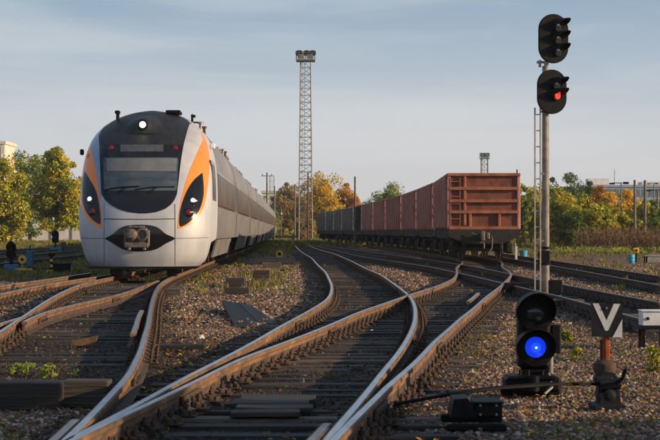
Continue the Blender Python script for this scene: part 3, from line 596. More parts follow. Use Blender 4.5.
b.box((cx_, yc + .1, cz_), (.56, .42, .56), bev=.05); b.box((cx_, yc - .13, cz_ - .19), (.62, .10, .14), bev=.03)
b.lathe([(.15, -.02), (.16, .12), (.10, .15), (.09, .24), (.02, .25)], (cx_ - .13, yc - .10, cz_ + .09), 'Y', 16); b.lathe([(.16, -.02), (.17, .10), (.12, .11), (.11, .03)], (cx_ + .15, yc - .10, cz_ + .09), 'Y', 16)
for s in (-1, 1):
    b.cyl((cx_ + s * .30, yc - .1, cz_ + .2), (cx_ + s * .30, yc - .1, cz_ - .2), .04, n=8); b.cyl((cx_ + s * .2, yc - .14, cz_ - .25), (cx_ + s * .2, yc - .14, cz_ - .31), .05, n=8)
b.box((cx_, yc - .12, cz_ + .29), (.42, .12, .07), bev=.02)
b.obj('coupler', 'coupler', train)
MB().prism([(-1.42, .20), (1.42, .20), (1.46, .262), (-1.46, .262)], .14, 1.6).obj('bottom_skirt', 'black', train)
b = MB()
b.box((0, 1.4, .5), (2.2, 1.8, .3)); 
for s in (-1, 1): b.box((s * .76, .75, .12), (.30, .14, .26), bev=.03); b.box((s * .5, .9, .3), (.1, .5, .3))
b.obj('rail_guard', 'under', train)
# cab side window, mirror camera, roof aerials
def side_pane(name, y0, y1, z0, z1, m, parent, off=.006, nz=6, s=1, bow=True):
    b = MB(); vs = []
    for i in range(nz):
        z = z0 + (z1 - z0) * i / (nz - 1); h_ = hw(z) + off; vs += [(s * h_, y0, z), (s * h_, y1, z), (s * (h_ - .03), y0, z), (s * (h_ - .03), y1, z)]
    F = []
    for i in range(nz - 1): a = i * 4; c = a + 4; F += [(a, a + 1, c + 1, c), (a + 2, a, c, c + 2), (a + 1, a + 3, c + 3, c + 1)]
    F += [(0, 2, 3, 1), ((nz - 1) * 4, (nz - 1) * 4 + 1, (nz - 1) * 4 + 3, (nz - 1) * 4 + 2)]
    return b.add(vs, F).obj(name, m, parent)
cw = side_pane('cab_side_window', 1.75, 3.9, 2.05, 3.15, 'mask', train); side_pane('pane', 1.95, 3.7, 2.15, 3.05, 'sideglass', cw, .012)
x, z = tp(192, 122); b = MB(); b.cyl((x, D(x, z) + .1, z - .05), (x, D(x, z) + .1, z + .22), .035); b.cyl((x - .03, D(x, z) + .1, z + .2), (x + .09, D(x, z) + .1, z + .16), .04); b.obj('roof_aerial', 'black', train)
b = MB(); b.cyl((-.90, 2.7, 4.3), (-.90, 2.7, 4.52), .05); b.box((-.90, 2.65, 4.52), (.14, .22, .09), bev=.03); b.obj('horn', 'black', train)
MB().box((.62, 3.4, 4.56), (.42, .8, .10), bev=.04).obj('roof_hatch', 'black', train)
b = MB(); b.box((-1.80, 1.9, 3.37), (.10, .16, .16), bev=.03); b.obj('side_camera', 'black', train)
b = MB(); b.box((1.73, 3.2, 3.6), (.14, .25, .16), bev=.03); b.obj('side_camera', 'white', train)
# coaches
def bogie(parent, y, name='bogie'):
    b = MB()
    for s in (-1, 1):
        b.box((s * 1.10, y, .50), (.16, 2.2, .20), bev=.04); b.box((s * 1.12, y, .72), (.2, .8, .22), bev=.05); b.box((s * 1.3, y, .55), (.10, 1.0, .36), bev=.03)
        for q in (-1.25, 1.25): b.box((s * 1.12, y + q, .45), (.24, .34, .34), bev=.05); b.cyl((s * .80, y + q, .46), (s * .70, y + q, .46), .46, n=18, mi=1)
    b.box((0, y, .6), (2.0, .5, .25)); return b.obj(name, ['under', 'wheel'], parent)
body_rows = [(h_, z) for h_, z in SECD if z >= .95]
def coach(y0, ln, first=False):
    b = MB(); ya = 4.98 if first else y0 + .1; yb = y0 + ln - .22; prof = [(h_, z) for h_, z in body_rows]; P = [(h_, z) for h_, z in prof] + [(-h_, z) for h_, z in prof[::-1]]
    k = len(P); N_ = 6; vs = []
    for i in range(N_ + 1):
        y = ya + (yb - ya) * i / N_
        for h_, z in P: vs.append((h_ * .9995, y, z))
    F = [(i * k + j, i * k + j + 1, (i + 1) * k + j + 1, (i + 1) * k + j) for i in range(N_) for j in range(k - 1)] + [tuple(range(k)), tuple(N_ * k + j for j in range(k))[::-1]]
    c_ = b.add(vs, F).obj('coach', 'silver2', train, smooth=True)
    win0 = ya + (1.9 if not first else .6); nw = 8; wl = (y0 + ln - 2.2 - win0) / nw
    side_pane('window_band', win0 - .2, y0 + ln - 2.0, 1.92, 2.98, 'mask', c_, .004)
    for q in range(nw): side_pane('window', win0 + q * wl + .05, win0 + (q + 1) * wl - .05, 1.98, 2.92, 'sideglass', c_, .010)
    for yy in ([y0 + ln - 1.75] + ([] if first else [y0 + .3])):
        side_pane('door', yy, yy + 1.35, 1.05, 3.12, 'silver2', c_, .012); side_pane('door_window', yy + .3, yy + 1.05, 1.95, 2.95, 'sideglass', c_, .02)
    for s in (-1, 1):
        for q0, q1 in ((y0 + (5.6 if first else 4.6), y0 + 9.2), (y0 + 9.5, y0 + 14.0), (y0 + 14.2, y0 + 17.6)):
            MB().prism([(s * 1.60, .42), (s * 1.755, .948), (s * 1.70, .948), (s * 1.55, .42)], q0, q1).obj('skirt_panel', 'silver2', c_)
    for yy in ((y0 + 3.2), (y0 + ln - 2.9)): bogie(c_, yy)
    b = MB(); b.box((0, (ya + yb) / 2, .86), (2.9, yb - ya - .3, .16)); b.obj('underframe', 'under', c_)
    for q, (yy, l_, w_) in enumerate((((y0 + 5.5, 3.4, 1.7), (y0 + 12, 4.2, 1.8), (y0 + 17.5, 2.2, 1.5))) if not first else ()): MB().box((.1, yy, 4.62), (w_, l_, .14), bev=.05).obj('roof_unit', 'silver2', c_)
    b = MB(); b.prism([(h_ * .93, z * .985) for h_, z in body_rows[::2]] + [(-h_ * .93, z * .985) for h_, z in body_rows[::-2]], y0 + ln - .15, y0 + ln + .45); b.obj('gangway', 'black', c_)
    return c_
for i in range(9):
    c_ = coach(i * 22.4, 22.0, i == 0)
    if i in (0, 1, 4, 7):
        for q in range(2):
            b = MB(); yy = i * 22.4 + (8.6 if i == 0 else 4) + q * 2.3
            b.cyl((1.1, yy, 4.25), (1.1, yy, 4.56), .05, n=8); b.cyl((1.1, yy, 4.56), (1.1, yy, 4.62), .09, n=8); b.cyl((1.1, yy, 4.62), (1.1, yy + 1.1, 4.66), .02, n=5); b.obj('roof_insulator', 'darkrust' if q % 2 else 'pipe', c_)
b = MB()
for s in (-1, 1): b.tube([(s * .5, 15.2, 4.45), (s * .35, 14.0, 4.85), (s * .3, 15.4, 5.0)], .03)
b.box((0, 15.4, 5.03), (1.7, .3, .04)); b.obj('pantograph', 'black', train)

# ------------------------------------------------------------------ gondola wagons (local frame: centre of the wagon, y along the track)
WL, WW = 12.7, 2.86
def box_me(name, args, mats): b = MB(); [b.box(*a) for a in args]; return b.mesh(name, mats)
gm_c = {}
def wagon_meshes(paint, post, rib):
    k = (paint, post, rib)
    if k in gm_c: return gm_c[k]
    d = {}; H0, H1_ = 1.30, 3.46; y2 = WL / 2; x2 = WW / 2
    b = MB(); b.box((0, 0, (H0 + H1_) / 2), (.03, WL - .1, H1_ - H0)); d['side'] = b.mesh('side_wall', [paint])
    b = MB(); b.box((0, 0, (H0 + H1_) / 2), (.20, .20, H1_ - H0 - .06), bev=.03); d['post'] = b.mesh('side_post', [rib if paint == 'g_black' else post])
    b = MB(); b.box((0, 0, (H0 + H1_) / 2), (.13, .22, H1_ - H0 + .04), bev=.02); d['corner'] = b.mesh('corner_post', [post])
    b = MB(); b.box((0, 0, H1_), (.13, WL, .12), bev=.02); d['rail'] = b.mesh('top_rail', [rib])
    b = MB()
    b.box((0, 0, H0 + .16), (.05, 1.2, .36), bev=.01); d['flap'] = b.mesh('unloading_hatch', [paint])
    b = MB(); b.box((0, 0, (H0 + H1_) / 2), (WW - .08, .04, H1_ - H0)); d['end'] = b.mesh('end_wall', [paint])
    b = MB(); b.prism([(-WW / 2 + .04, -.06), (WW / 2 - .04, -.06), (WW / 2 - .04, .06), (-WW / 2 + .04, .06)], -.06, .06); d['endrib'] = b.mesh('end_rib', [rib])
    b = MB(); b.box((0, 0, H1_), (WW + .08, .14, .13), bev=.02); d['endtop'] = b.mesh('end_top_rail', [rib])
    b = MB(); b.box((0, 0, .35), (.11, .09, .74), bev=.015); d['endstub'] = b.mesh('end_post', [rib])
    b = MB(); b.box((0, 0, 1.0), (.10, .07, 1.97), bev=.015); d['endlong'] = b.mesh('end_post', [rib])
    b = MB(); b.box((0, 0, 1.17), (WW - .1, WL - .05, .24), bev=.02); b.box((0, 0, .95), (.45, WL - .6, .28)); [b.box((s * (WW / 2 - .12), 0, 1.08), (.12, WL - .2, .34)) for s in (-1, 1)]; [b.box((s * .9, q, .86), (.5, 1.1, .30), bev=.05) for s in (-1, 1) for q in (-1.6, 0, 1.7)]
    for j in range(7): b.box((0, -y2 + .9 + j * (WL - 1.8) / 6, 1.0), (WW - .3, .16, .16))
    for s in (-1, 1): b.prism([(-WW / 2 + .02, 1.30), (WW / 2 - .02, 1.30), (WW / 2 - .02, .98), (.75, .70), (-.75, .70), (-WW / 2 + .02, .98)], s * (y2 + .01) - .06, s * (y2 + .01) + .06)
    d['frame'] = b.mesh('underframe', ['under'])
    b = MB()
    for s in (-1, 1):
        b.box((s * 1.10, 0, .66), (.18, 2.1, .30), bev=.06); b.box((s * 1.12, 0, .46), (.18, .9, .34), bev=.05)
        for q in (-.925, .925): b.box((s * 1.12, q, .50), (.30, .40, .40), bev=.06); b.box((s * .74, q * 1.62, .55), (.14, .12, .5), bev=.03)
        for q in (-.12, 0.12): b.cyl((s * 1.05, q, .38), (s * 1.05, q, .62), .07, n=8)
    b.box((0, 0, .66), (1.9, .4, .22)); d['bogie'] = b.mesh('bogie', ['under'])
    b = MB()
    for s in (-1, 1): b.lathe([(.50, -.025), (.475, 0), (.475, .09), (.38, .10), (.34, .06), (.16, .07), (.12, .13), (.03, .13)], (s * .74, 0, .475), 'X', 22) if s > 0 else b.lathe([(.03, -.13), (.12, -.13), (.16, -.07), (.34, -.06), (.38, -.10), (.475, -.09), (.475, 0), (.50, .025)], (s * .74, 0, .475), 'X', 22)
    b.cyl((-.72, 0, .475), (.72, 0, .475), .08, n=10); d['wheel'] = b.mesh('wheelset', ['wheel'], True)
    b = MB(); b.box((0, -.2, 1.02), (.20, .55, .22), bev=.04); b.box((-.08, -.5, 1.02), (.16, .30, .42), bev=.05); b.box((.13, -.42, 1.02), (.14, .22, .28), bev=.05); b.cyl((0, .0, .8), (0, -.12, .5), .03)
    b.tube([(.28, -.1, 1.0), (.32, -.28, .9), (.30, -.35, .55), (.22, -.4, .42)], .03, 6); b.tube([(-.5, -.15, 1.15), (.05, -.2, .85), (-.15, -.25, .72)], .018, 5); d['coupler'] = b.mesh('coupler', ['coupler'])
    b = MB()
    for s in (-.19, .19): b.box((s, 0, .2), (.035, .035, 2.1))
    for j in range(7): b.box((0, 0, -.7 + j * .3), (.36, .03, .03))
    d['ladder'] = b.mesh('ladder', [rib]); b = MB()
    b.box((0, 0, 0), (.05, .4, .04)); b.box((0, -.19, .2), (.03, .03, .4)); b.box((0, .19, .2), (.03, .03, .4)); d['step'] = b.mesh('step', ['under'])
    b = MB(); b.cyl((0, -.7, .75), (0, .7, .75), .22, n=14); b.box((.7, .5, .85), (.3, .5, .3), bev=.04); b.box((-.75, 0, .8), (.35, .6, .35), bev=.04); d['brake'] = b.mesh('brake_gear', ['under'])
    gm_c[k] = d; return d
def wagon(label, paint, post, rib, loc, rz, group):
    t_ = thing('gondola_wagon', label, 'freight wagon', loc, rz, group); d = wagon_meshes(paint, post, rib); y2, x2 = WL / 2, WW / 2
    for s in (-1, 1):
        link('side_wall', d['side'], t_, (s * (x2 - .06), 0, 0)); link('top_rail', d['rail'], t_, (s * (x2 - .01), 0, .004)); [link('unloading_hatch', d['flap'], t_, (s * (x2 - .035), -y2 + (j + .5) * WL / 8, 0)) for j in range(8)]
        for q in (-1, 1): link('corner_post', d['corner'], t_, (s * (x2 - .03), q * (y2 - .09), 0))
        for j in range(1, 8): link('side_post', d['post'], t_, (s * (x2 + .0), -y2 + j * WL / 8, 0))
    for q in (-1, 1):
        e = link('end_wall', d['end'], t_, (0, q * (y2 - .06), 0)); link('end_top_rail', d['endtop'], t_, (0, q * (y2 - .01), .012))
        for z in (1.34, 1.98, 2.42, 2.92): link('end_rib', d['endrib'], e, (0, q * .075, z))
        for x in (-.55, .62): link('end_post', d['endstub'], e, (x, q * .075, 1.26))
        link('end_post', d['endlong'], e, (-.76, q * .072, 1.42))
        if q < 0: link('ladder', d['ladder'], e, (-1.14, -.08, 2.1))
        c_ = link('coupler', d['coupler'], t_, (0, q * (y2 + .02), 0), 0 if q < 0 else math.pi)
        g_ = link('bogie', d['bogie'], t_, (0, q * (y2 - 2.1), 0))
        for s in (-1, 1): link('wheelset', d['wheel'], g_, (0, s * .925, 0)); link('step', d['step'], t_, (s * (x2 - .05), q * (y2 - .5), .62))
    link('underframe', d['frame'], t_); link('brake_gear', d['brake'], t_); return t_
wc = np.array(WAG)
def wx(Y): return float(np.interp(Y, wc[:, 0], wc[:, 1]))
kinds = [('rust red gondola wagon nearest the camera, its ribbed end wall facing us', 'g_front', 'g_post', 'g_rib'), ('red ribbed gondola wagon coupled directly behind the nearest one', 'g_red2', 'g_post', 'g_rib'),
         ('third red gondola wagon counted from the near end of the row', 'g_red2', 'g_post', 'g_rib'), ('fourth red gondola wagon, between the third red one and the pinkish one', 'g_red', 'g_post', 'g_rib'),
         ('last red gondola wagon before the grey brown one', 'g_red2', 'g_post', 'g_rib'), ('grey brown gondola wagon between the red ones and the blackish one', 'g_grey', 'g_post', 'g_grey'),
         ('blackish gondola wagon behind the thin pole', 'g_black', 'g_grey', 'g_black'), ('dark brown green gondola wagon just beyond the blackish one', 'g_green2', 'g_grey', 'g_green2'),
         ('dark green gondola wagon, third from the far end', 'g_green', 'g_grey', 'g_green'), ('dark green gondola wagon, second from the far end', 'g_green2', 'g_grey', 'g_green'), ('farthest dark green gondola wagon at the end of the row', 'g_green', 'g_grey', 'g_green2')]
for i, (lb, p, q, r) in enumerate(kinds):
    yc = 70.2 + WL / 2 + i * 13.9; x = wx(yc); hd = -math.atan2(wx(yc + 6) - wx(yc - 6), 12)
    x0_, x1_ = wx(yc - 4.3), wx(yc + 4.3); wagon(lb, p, q, r, ((x0_ + x1_) / 2, yc, 0), hd, 'open freight wagons standing in a row')

# ------------------------------------------------------------------ main signal mast
def sig_head(mast, cx, cz, w_, h_, y, lens, backrot=0):
    # oval backplate with hooded lenses, facing the camera and a little right
    b = MB(); n_ = 22; P = []
    for i in range(n_ + 1): a = math.pi * i / n_; P.append((w_ / 2 * math.cos(a), h_ / 2 - w_ / 2 + w_ / 2 * math.sin(a)))
    for i in range(n_ + 1): a = math.pi + math.pi * i / n_; P.append((w_ / 2 * math.cos(a), -h_ / 2 + w_ / 2 + w_ / 2 * math.sin(a)))
    b.prism(P[::-1], -.015, .015); b.prism([(x * .96, z * .97) for x, z in P][::-1], -.03, -.012)
    hd = b.obj('signal_head', 'black', mast, loc=(cx, y, cz)); hd.rotation_euler = (0, 0, backrot)
    MB().box((0, .17, 0), (w_ * .52, .26, h_ * .8), bev=.04).obj('lamp_housing', 'black', hd)
    for z, lm in lens:
        hood(hd, 0.09, z, w_ * .17, .33, lm)
    return hd
def hood(hd, x, z, r, ln, lm, back=0):
    n_ = 18; vs = []; F = []; turn = R_(30)
    for k in (0, 1):
        for i in range(n_ + 1):
            a = R_(-30) + R_(240) * i / n_; rr = r * (1.25 if k == 0 else 1.18)
            yq = .02 if k == 0 else (-(ln - .02) * (.2 + .8 * max(0, math.sin(a)) ** .6)); vs += [(rr * math.cos(a), yq, rr * math.sin(a)), ((rr - .008) * math.cos(a), yq, (rr - .008) * math.sin(a))]
    m_ = 2 * (n_ + 1)
    for i in range(n_):
        a, c = 2 * i, 2 * i + 2; F += [(a, c, m_ + c, m_ + a), (c + 1, a + 1, m_ + a + 1, m_ + c + 1), (m_ + a, m_ + c, m_ + c + 1, m_ + a + 1)]
    F += [(0, m_, m_ + 1, 1), (2 * n_, 2 * n_ + 1, m_ + 2 * n_ + 1, m_ + 2 * n_)]
    o = MB().add(vs, F).obj('hood', 'black', hd, True, loc=(x, -.045, z)); o.rotation_euler = (0, 0, turn)
    b = MB(); b.lathe([(r * 1.24, -.08), (r * 1.24, .02), (r, .03)], (0, 0, 0), 'Y', 20, 0); b.lathe([(r * .98, .025), (r * .8, .035), (r * .4, .045), (r * .1, .05)], (0, 0, 0), 'Y', 20, 1)
    o = b.obj('lens', ['black', lm], hd, True, loc=(x, -.045, z)); o.rotation_euler = (0, 0, turn)
SY = 36.6; sxm = PX(545.6, SY); sm = thing('signal_mast', 'tall signal mast with black oval heads, a red light and a ladder', 'railway signal', (sxm, SY, GZ))
def lz(py): return PZ(py, SY) - GZ
def lx(px): return PX(px, SY) - sxm
b = MB(); b.cyl((0, 0, -.1), (0, 0, lz(66)), .082, .068, n=20); b.obj('mast', 'mastpaint', sm, True)
for py in (249, 265): MB().cyl((0, 0, lz(py)), (0, 0, lz(py) + .05), .105, n=16).obj('mast_clamp', 'black', sm)
b = MB(); b.box((lx(544), .0, lz(257.5)), (.25, .2, .30), bev=.03); b.obj('terminal_box', 'black', sm)
la = MB()
xl0, xl1, xl2 = lx(534.3), lx(540.2), 0
b = MB(); z1 = lz(108)
b.box((xl0, -.12, z1 / 2), (.03, .05, z1)); b.box((xl1 - .01, -.12, z1 / 2), (.03, .05, z1)); 
ld = b.obj('ladder', 'ladder', sm)
z = .15
while z < z1 - .05: MB().cyl((xl0, -.12, z), (xl1, -.12, z), .012, n=6).obj('rung', 'ladder', ld); z += .335
b = MB(); 
for z in (1.2, 2.6, 3.9): b.box((xl1 / 2, -.06, z), (abs(xl1) + .02, .02, .04))
b.obj('ladder_bracket', 'mastpaint', sm)
b = MB(); b.cyl((lx(546), 0, lz(72)), (lx(547), 0, lz(58)), .05, n=10); b.box((lx(542), .0, lz(62)), (.22, .06, .05), bev=.01); b.cyl((lx(540), 0, lz(67)), (lx(540), 0, lz(60)), .03, n=8); b.obj('head_bracket', 'pipe', sm)
hr = R_(12)
sig_head(sm, lx(552.6), lz(39.2), .65, 1.03, -.14, [(.28, 'darklens'), (.02, 'darklens'), (-.24, 'darklens')], hr)
sig_head(sm, lx(551), lz(92.2), .64, .93, -.14, [(.17, 'darklens'), (-.06, 'redlamp')], hr)
rel = thing('relay_box', 'grey metal box at the foot of the signal mast', 'cabinet', (PX(555.3, 36.0), 36.0, GZ)); b = MB(); b.box((0, 0, .25), (.27, .22, .30), bev=.02); b.obj('cabinet', 'black', rel)
b = MB(); [b.box((s * .09, 0, .05), (.05, .12, .12)) for s in (-1, 1)]; b.obj('leg', 'pipe', rel)
bs = thing('timber_bench', 'low timber cable trough lid on two stubs right of the mast foot', 'trough', (PX(566, 31.8), 31.8, GZ)); b = MB(); b.box((0, 0, .14), (.62, .3, .05), bev=.01); b.obj('lid', 'woodgrey', bs); [MB().box((s * .26, 0, .05), (.06, .26, .13)).obj('leg', 'woodgrey', bs) for s in (-1, 1)]

# ------------------------------------------------------------------ dwarf signal
DY = 14.8; dx = PX(534, DY); dw = thing('dwarf_signal', 'low black two lens shunting signal glowing blue', 'railway signal', (dx, DY, GZ)); dz = lambda py: PZ(py, DY) - GZ
b = MB(); b.box((0, .06, (dz(369) + dz(306)) / 2), (.27, .20, dz(306) - dz(369)), bev=.03); b.box((0, .02, dz(372.5)), (.24, .2, .05), bev=.01)
hd = b.obj('signal_housing', 'black', dw); hd.location = (0, 0, 0)
hr2 = MB()
def round_head(z, lm):
    b = MB(); b.lathe([(.158, -.05), (.165, .0), (.165, .05), (.15, .055)], (0, -.05, z), 'Y', 28, 0); hh = b.obj('lens_ring', 'black', hd, True)
    n_ = 26; vs = []; F = []
    for k in range(2):
        for i in range(n_ + 1):
            a = R_(-28) + R_(236) * i / n_; rr = .165; yq = -.09 if k == 0 else -.11 - .26 * (max(0, math.sin(a + .1)) ** .8 * .85 + .15)
            vs += [(rr * math.cos(a), yq, z + rr * math.sin(a)), ((rr - .007) * math.cos(a), yq, z + (rr - .007) * math.sin(a))]
    m_ = 2 * (n_ + 1)
    for i in range(n_): a, c = 2 * i, 2 * i + 2; F += [(a, c, m_ + c, m_ + a), (c + 1, a + 1, m_ + a + 1, m_ + c + 1), (m_ + a, m_ + c, m_ + c + 1, m_ + a + 1)]
    F += [(0, m_, m_ + 1, 1), (2 * n_, 2 * n_ + 1, m_ + 2 * n_ + 1, m_ + 2 * n_)]
    b = MB(); b.add(vs, F).obj('hood', 'black', hh, True)
    b = MB(); r = .088; b.lathe([(r, .055), (r * .85, .075), (r * .5, .095), (r * .14, .105)], (0, -.05, z), 'Y', 26, 0)
    if lm == 'bluelamp':
        b.lathe([(r * .13, .100), (r * .08, .114)], (0, -.05, z), 'Y', 14, 1); b.lathe([(r * .30, .100), (r * .16, .110)], (0, -.05, z), 'Y', 20, 2)
        for q0 in (.5, .7): b.lathe([(r * q0, .055 + (1 - q0) * .078), (r * (q0 - .05), .062 + (1 - q0) * .078)], (0, -.05, z), 'Y', 26, 2)
    b.obj('lens', [lm, 'bluecore', 'bluemid'], hh, True)
round_head(dz(311), 'bigdarklens'); round_head(dz(346.5), 'bluelamp')
b = MB(); b.box((PX(556, DY) - dx, .06, dz(339)), (.085, .14, .24), bev=.012); b.obj('side_box', 'black', dw)
b = MB(); b.cyl((PX(551.5, DY) - dx, .10, -.05), (PX(551.5, DY) - dx, .10, dz(345)), .027, n=12); b.cyl((PX(546, DY) - dx, .12, -.05), (PX(546, DY) - dx, .1, dz(390)), .02, n=8); b.obj('post', 'mastpaint', dw)
b = MB(); b.box((PX(531, DY) - dx, 0, dz(383)), (.46, .34, .12), bev=.02); b.box((PX(530, DY) - dx, -.05, dz(376)), (.40, .28, .03), bev=.008); b.box((PX(530, DY) - dx, .0, dz(391)), (.5, .10, .06), bev=.01)
[b.cyl((PX(p, DY) - dx, -.1, dz(378)), (PX(p, DY) - dx, -.1, dz(369)), .012, n=6) for p in (519, 527, 541, 547)]
b.cyl((PX(531, DY) - dx, -.18, dz(374)), (PX(531, DY) - dx, -.18, dz(389)), .05, n=12); b.obj('base_frame', 'black', dw)
MB().tube([(PX(547, DY) - dx, -.1, dz(372)), (PX(549, DY) - dx, -.2, dz(385)), (PX(541, DY) - dx, -.25, dz(391))], .011, 6).obj('cable', 'pipe', dw)

# ------------------------------------------------------------------ point lever stand with V plate
VY = 13.75; vx = PX(606.5, VY); vs_ = thing('point_indicator', 'switch stand with dark plate showing a white V on a rusty red post', 'switch stand', (vx, VY, GZ)); vz = lambda py: PZ(py, VY) - GZ; vxx = lambda px: PX(px, VY) - vx
plate = link('sign_plate', None, vs_); 
bpy.data.objects.remove(plate)
b = MB(); b.prism([(vxx(590.6), vz(303)), (vxx(622.2), vz(303.8)), (vxx(622.2), vz(337.6)), (vxx(591.6), vz(336.6))][::-1], -.004, .004); plate = b.obj('sign_plate', 'signback', vs_, loc=(0, 0, 0))
def flat(pts, nm, off=-.006): MB().prism([(vxx(x), vz(y)) for x, y in pts], off - .001, off + .001).obj(nm, 'chevron', plate)
flat([(592.5, 303.4), (598.5, 303.5), (606.2, 320.5), (613.6, 303.8), (620, 304), (607.8, 330.6), (605.0, 330.6)][::-1], 'chevron')
flat([(622, 319), (622, 337.3), (612.4, 337.2)][::-1], 'corner_triangle')
b = MB(); b.cyl((vxx(606.3), -.02, vz(308)), (vxx(606.3), .0, vz(308)), .008, n=8); b.obj('bolt', 'pipe', plate)
b = MB(); b.box((vxx(607.8), .03, (vz(334) + vz(380)) / 2), (.034, .03, vz(334) - vz(380)), bev=.004); b.box((vxx(604.6), .035, (vz(337) + vz(374)) / 2), (.02, .02, vz(337) - vz(374))); b.obj('post', 'postred', vs_)
b = MB(); b.box((vxx(603), .06, (vz(340) + vz(362)) / 2), (.03, .03, vz(340) - vz(362))); b.lathe([(.03, -.10), (.072, -.085), (.09, -.03), (.09, .02), (.06, .05), (.02, .055)], (vxx(606), .06, vz(366.5)), 'Z', 18); b.obj('lantern_socket', 'fast', vs_, True)
b = MB(); b.prism([(vxx(596), -.06), (vxx(620.5), -.06), (vxx(617), vz(378)), (vxx(612), vz(372)), (vxx(601), vz(372)), (vxx(597.5), vz(380))][::-1], -.07, .07); b.box((vxx(602), -.04, vz(379)), (.14, .15, .06), bev=.02); b.cyl((vxx(598), -.09, vz(384)), (vxx(618), -.09, vz(382)), .045, n=12); b.lathe([(.05, 0), (.05, .04), (.02, .05)], (vxx(607), -.10, vz(394)), 'Y', 14)
b.box((vxx(607), 0, .02), (.26, .3, .06), bev=.015); b.obj('stand_housing', 'signback', vs_)
MB().tube([(vxx(613), -.1, vz(383)), (vxx(617), -.24, vz(376)), (vxx(619), -.3, vz(366))], .014, 8).obj('hand_lever', 'black', vs_)
# rods
rod = thing('point_rod', 'long dark rod running from the switch stand past the blue signal to the rails', 'rod', (0, 0, 0)); b = MB()
p = [(PX(598, 13.7), 13.7, PZ(384, 13.7)), (PX(560, 13.5), 13.5, PZ(384, 13.5)), (PX(500, 13.2), 13.2, PZ(388, 13.2)), (PX(452, 13.0), 13.0, PZ(394, 13.0)), (PX(395, 12.9), 12.9, PZ(404, 12.9))]
b.tube(p, .014, 8); b.obj('rod_bar', 'black', rod); b = MB(); b.tube([(q[0], q[1] + .35, q[2] - .03) for q in p[1:4]], .016, 6); b.obj('rod_bar', 'black', rod)
def machine(name, label, cat): return thing(name, label, cat, (0, 0, 0))
pm = thing('point_motor', 'black cast point motor box with sloped cover between rail and blue signal', 'point motor', (PX(470, 12.4), 12.4, GZ)); Y0 = 12.4; q = lambda px: PX(px, Y0) - PX(470, Y0); qz = lambda py: PZ(py, Y0) - GZ
MB().prism([(q(449), qz(415)), (q(475), qz(415)), (q(472), qz(405)), (q(466), qz(396)), (q(452), qz(397))][::-1], -.17, .17).obj('sloped_cover', 'black', pm)
b = MB(); b.box((q(487), .05, (qz(402) + qz(416)) / 2), (.20, .30, qz(402) - qz(416)), bev=.012); b.obj('motor_box', 'black', pm); b = MB(); b.box((q(487), .04, qz(401.3)), (.215, .33, .016), bev=.004); b.obj('lid', 'black', pm)
MB().box((q(474), -.2, .03), (.42, .06, .05), bev=.01).obj('mounting_bar', 'black', pm); MB().box((q(474), .24, .05), (.44, .07, .06), bev=.01).obj('mounting_bar', 'black', pm)
for i, (bx, by) in enumerate(((q(479), qz(413)), (q(495), qz(413)), (q(479), qz(404)), (q(495), qz(404)))): MB().lathe([(.010, 0), (.010, .010), (.004, .012)], (bx, -.10, by), 'Y', 6).obj('bolt', 'pipe', pm)
# white box on legs
WY = 20.9; wb = thing('white_apparatus_box', 'white metal box on dark legs at the right edge', 'box', (PX(652, WY), WY, GZ)); z_ = lambda py: PZ(py, WY) - GZ
b = MB(); b.box((0, 0, (z_(311) + z_(325.5)) / 2), (.28, .26, z_(311) - z_(325.5)), bev=.01); b.box((0, 0, z_(310.5)), (.30, .29, .016), bev=.004); b.obj('box', 'white', wb)
b = MB(); b.box((0, 0, z_(327.5)), (.31, .28, .035)); b.obj('tray', 'black', wb); [MB().box((s * .125, t_ * .1, z_(328) / 2 - .02), (.04, .04, z_(328) + .04)).obj('leg', 'black', wb) for s in (-1, 1) for t_ in (-1, 1)]
MB().lathe([(.02, 0), (.018, .012), (.005, .02)], (PX(646, WY) - PX(652, WY), -.13, z_(318)), 'Y', 10).obj('lock', 'black', wb)

# ------------------------------------------------------------------ blocks, boards and beams lying in the yard
def slab(name, label, cat, px0, px1, py0, py1, Y, dep, m, bev=.012, rz=0, zb=GZ):
    x0, x1 = PX(px0, Y), PX(px1, Y); z1 = PZ(py0, Y); z0 = min(PZ(py1, Y), zb); t_ = MB().box((0, 0, (z1 - z0) / 2), (x1 - x0, dep, z1 - z0), bev=bev)
    for i, p in enumerate(t_.v): t_.v[i] = (p[0] + random.uniform(-.006, .006), p[1] + random.uniform(-.006, .006), p[2] + random.uniform(-.004, .004))
    o = t_.obj(name, m, loc=((x0 + x1) / 2, Y + dep / 2, z0)); o.rotation_euler = (0, 0, rz); return tag(o, label, cat)
slab('concrete_block', 'dark concrete block on the lit ballast, nearest of the pair beside the train', 'block', 225.5, 244.5, 278.3, 287, 43, .5, 'coverwood')
slab('timber_beam', 'low timber beam lying in front of the darker block', 'beam', 225, 249, 288, 294, 38.6, .3, 'coverwood')
slab('concrete_block', 'smaller dark block farther from the train, beside the yellow grass', 'block', 253, 269.5, 270.4, 278, 50, .4, 'coverwood')
slab('timber_beam', 'thin timber strip behind the two dark blocks', 'beam', 262, 281, 262.5, 266, 66, .3, 'woodgrey')
slab('white_block', 'small whitish concrete marker block beside the mid track', 'block', 276, 283.5, 257, 263.5, 74, .3, 'concrete')
slab('concrete_beam', 'long pale beam end lying at the lower left edge', 'beam', -60, 60, 383, 402, 13.6, .28, 'coverwood', rz=.01)
slab('steel_tie', 'dark timber baulk between the pale beam and the bright rail', 'beam', 61, 108, 381.5, 399, 13.8, .3, 'wood')
slab('timber_beam', 'dark plank across the lit ballast right of the curving rail', 'plank', 158, 205, 345, 350, 20.4, .3, 'wood')
slab('timber_beam', 'dark plank end beside the curving rail, just in front of the train', 'plank', 166, 181, 289, 296, 37, .3, 'wood')
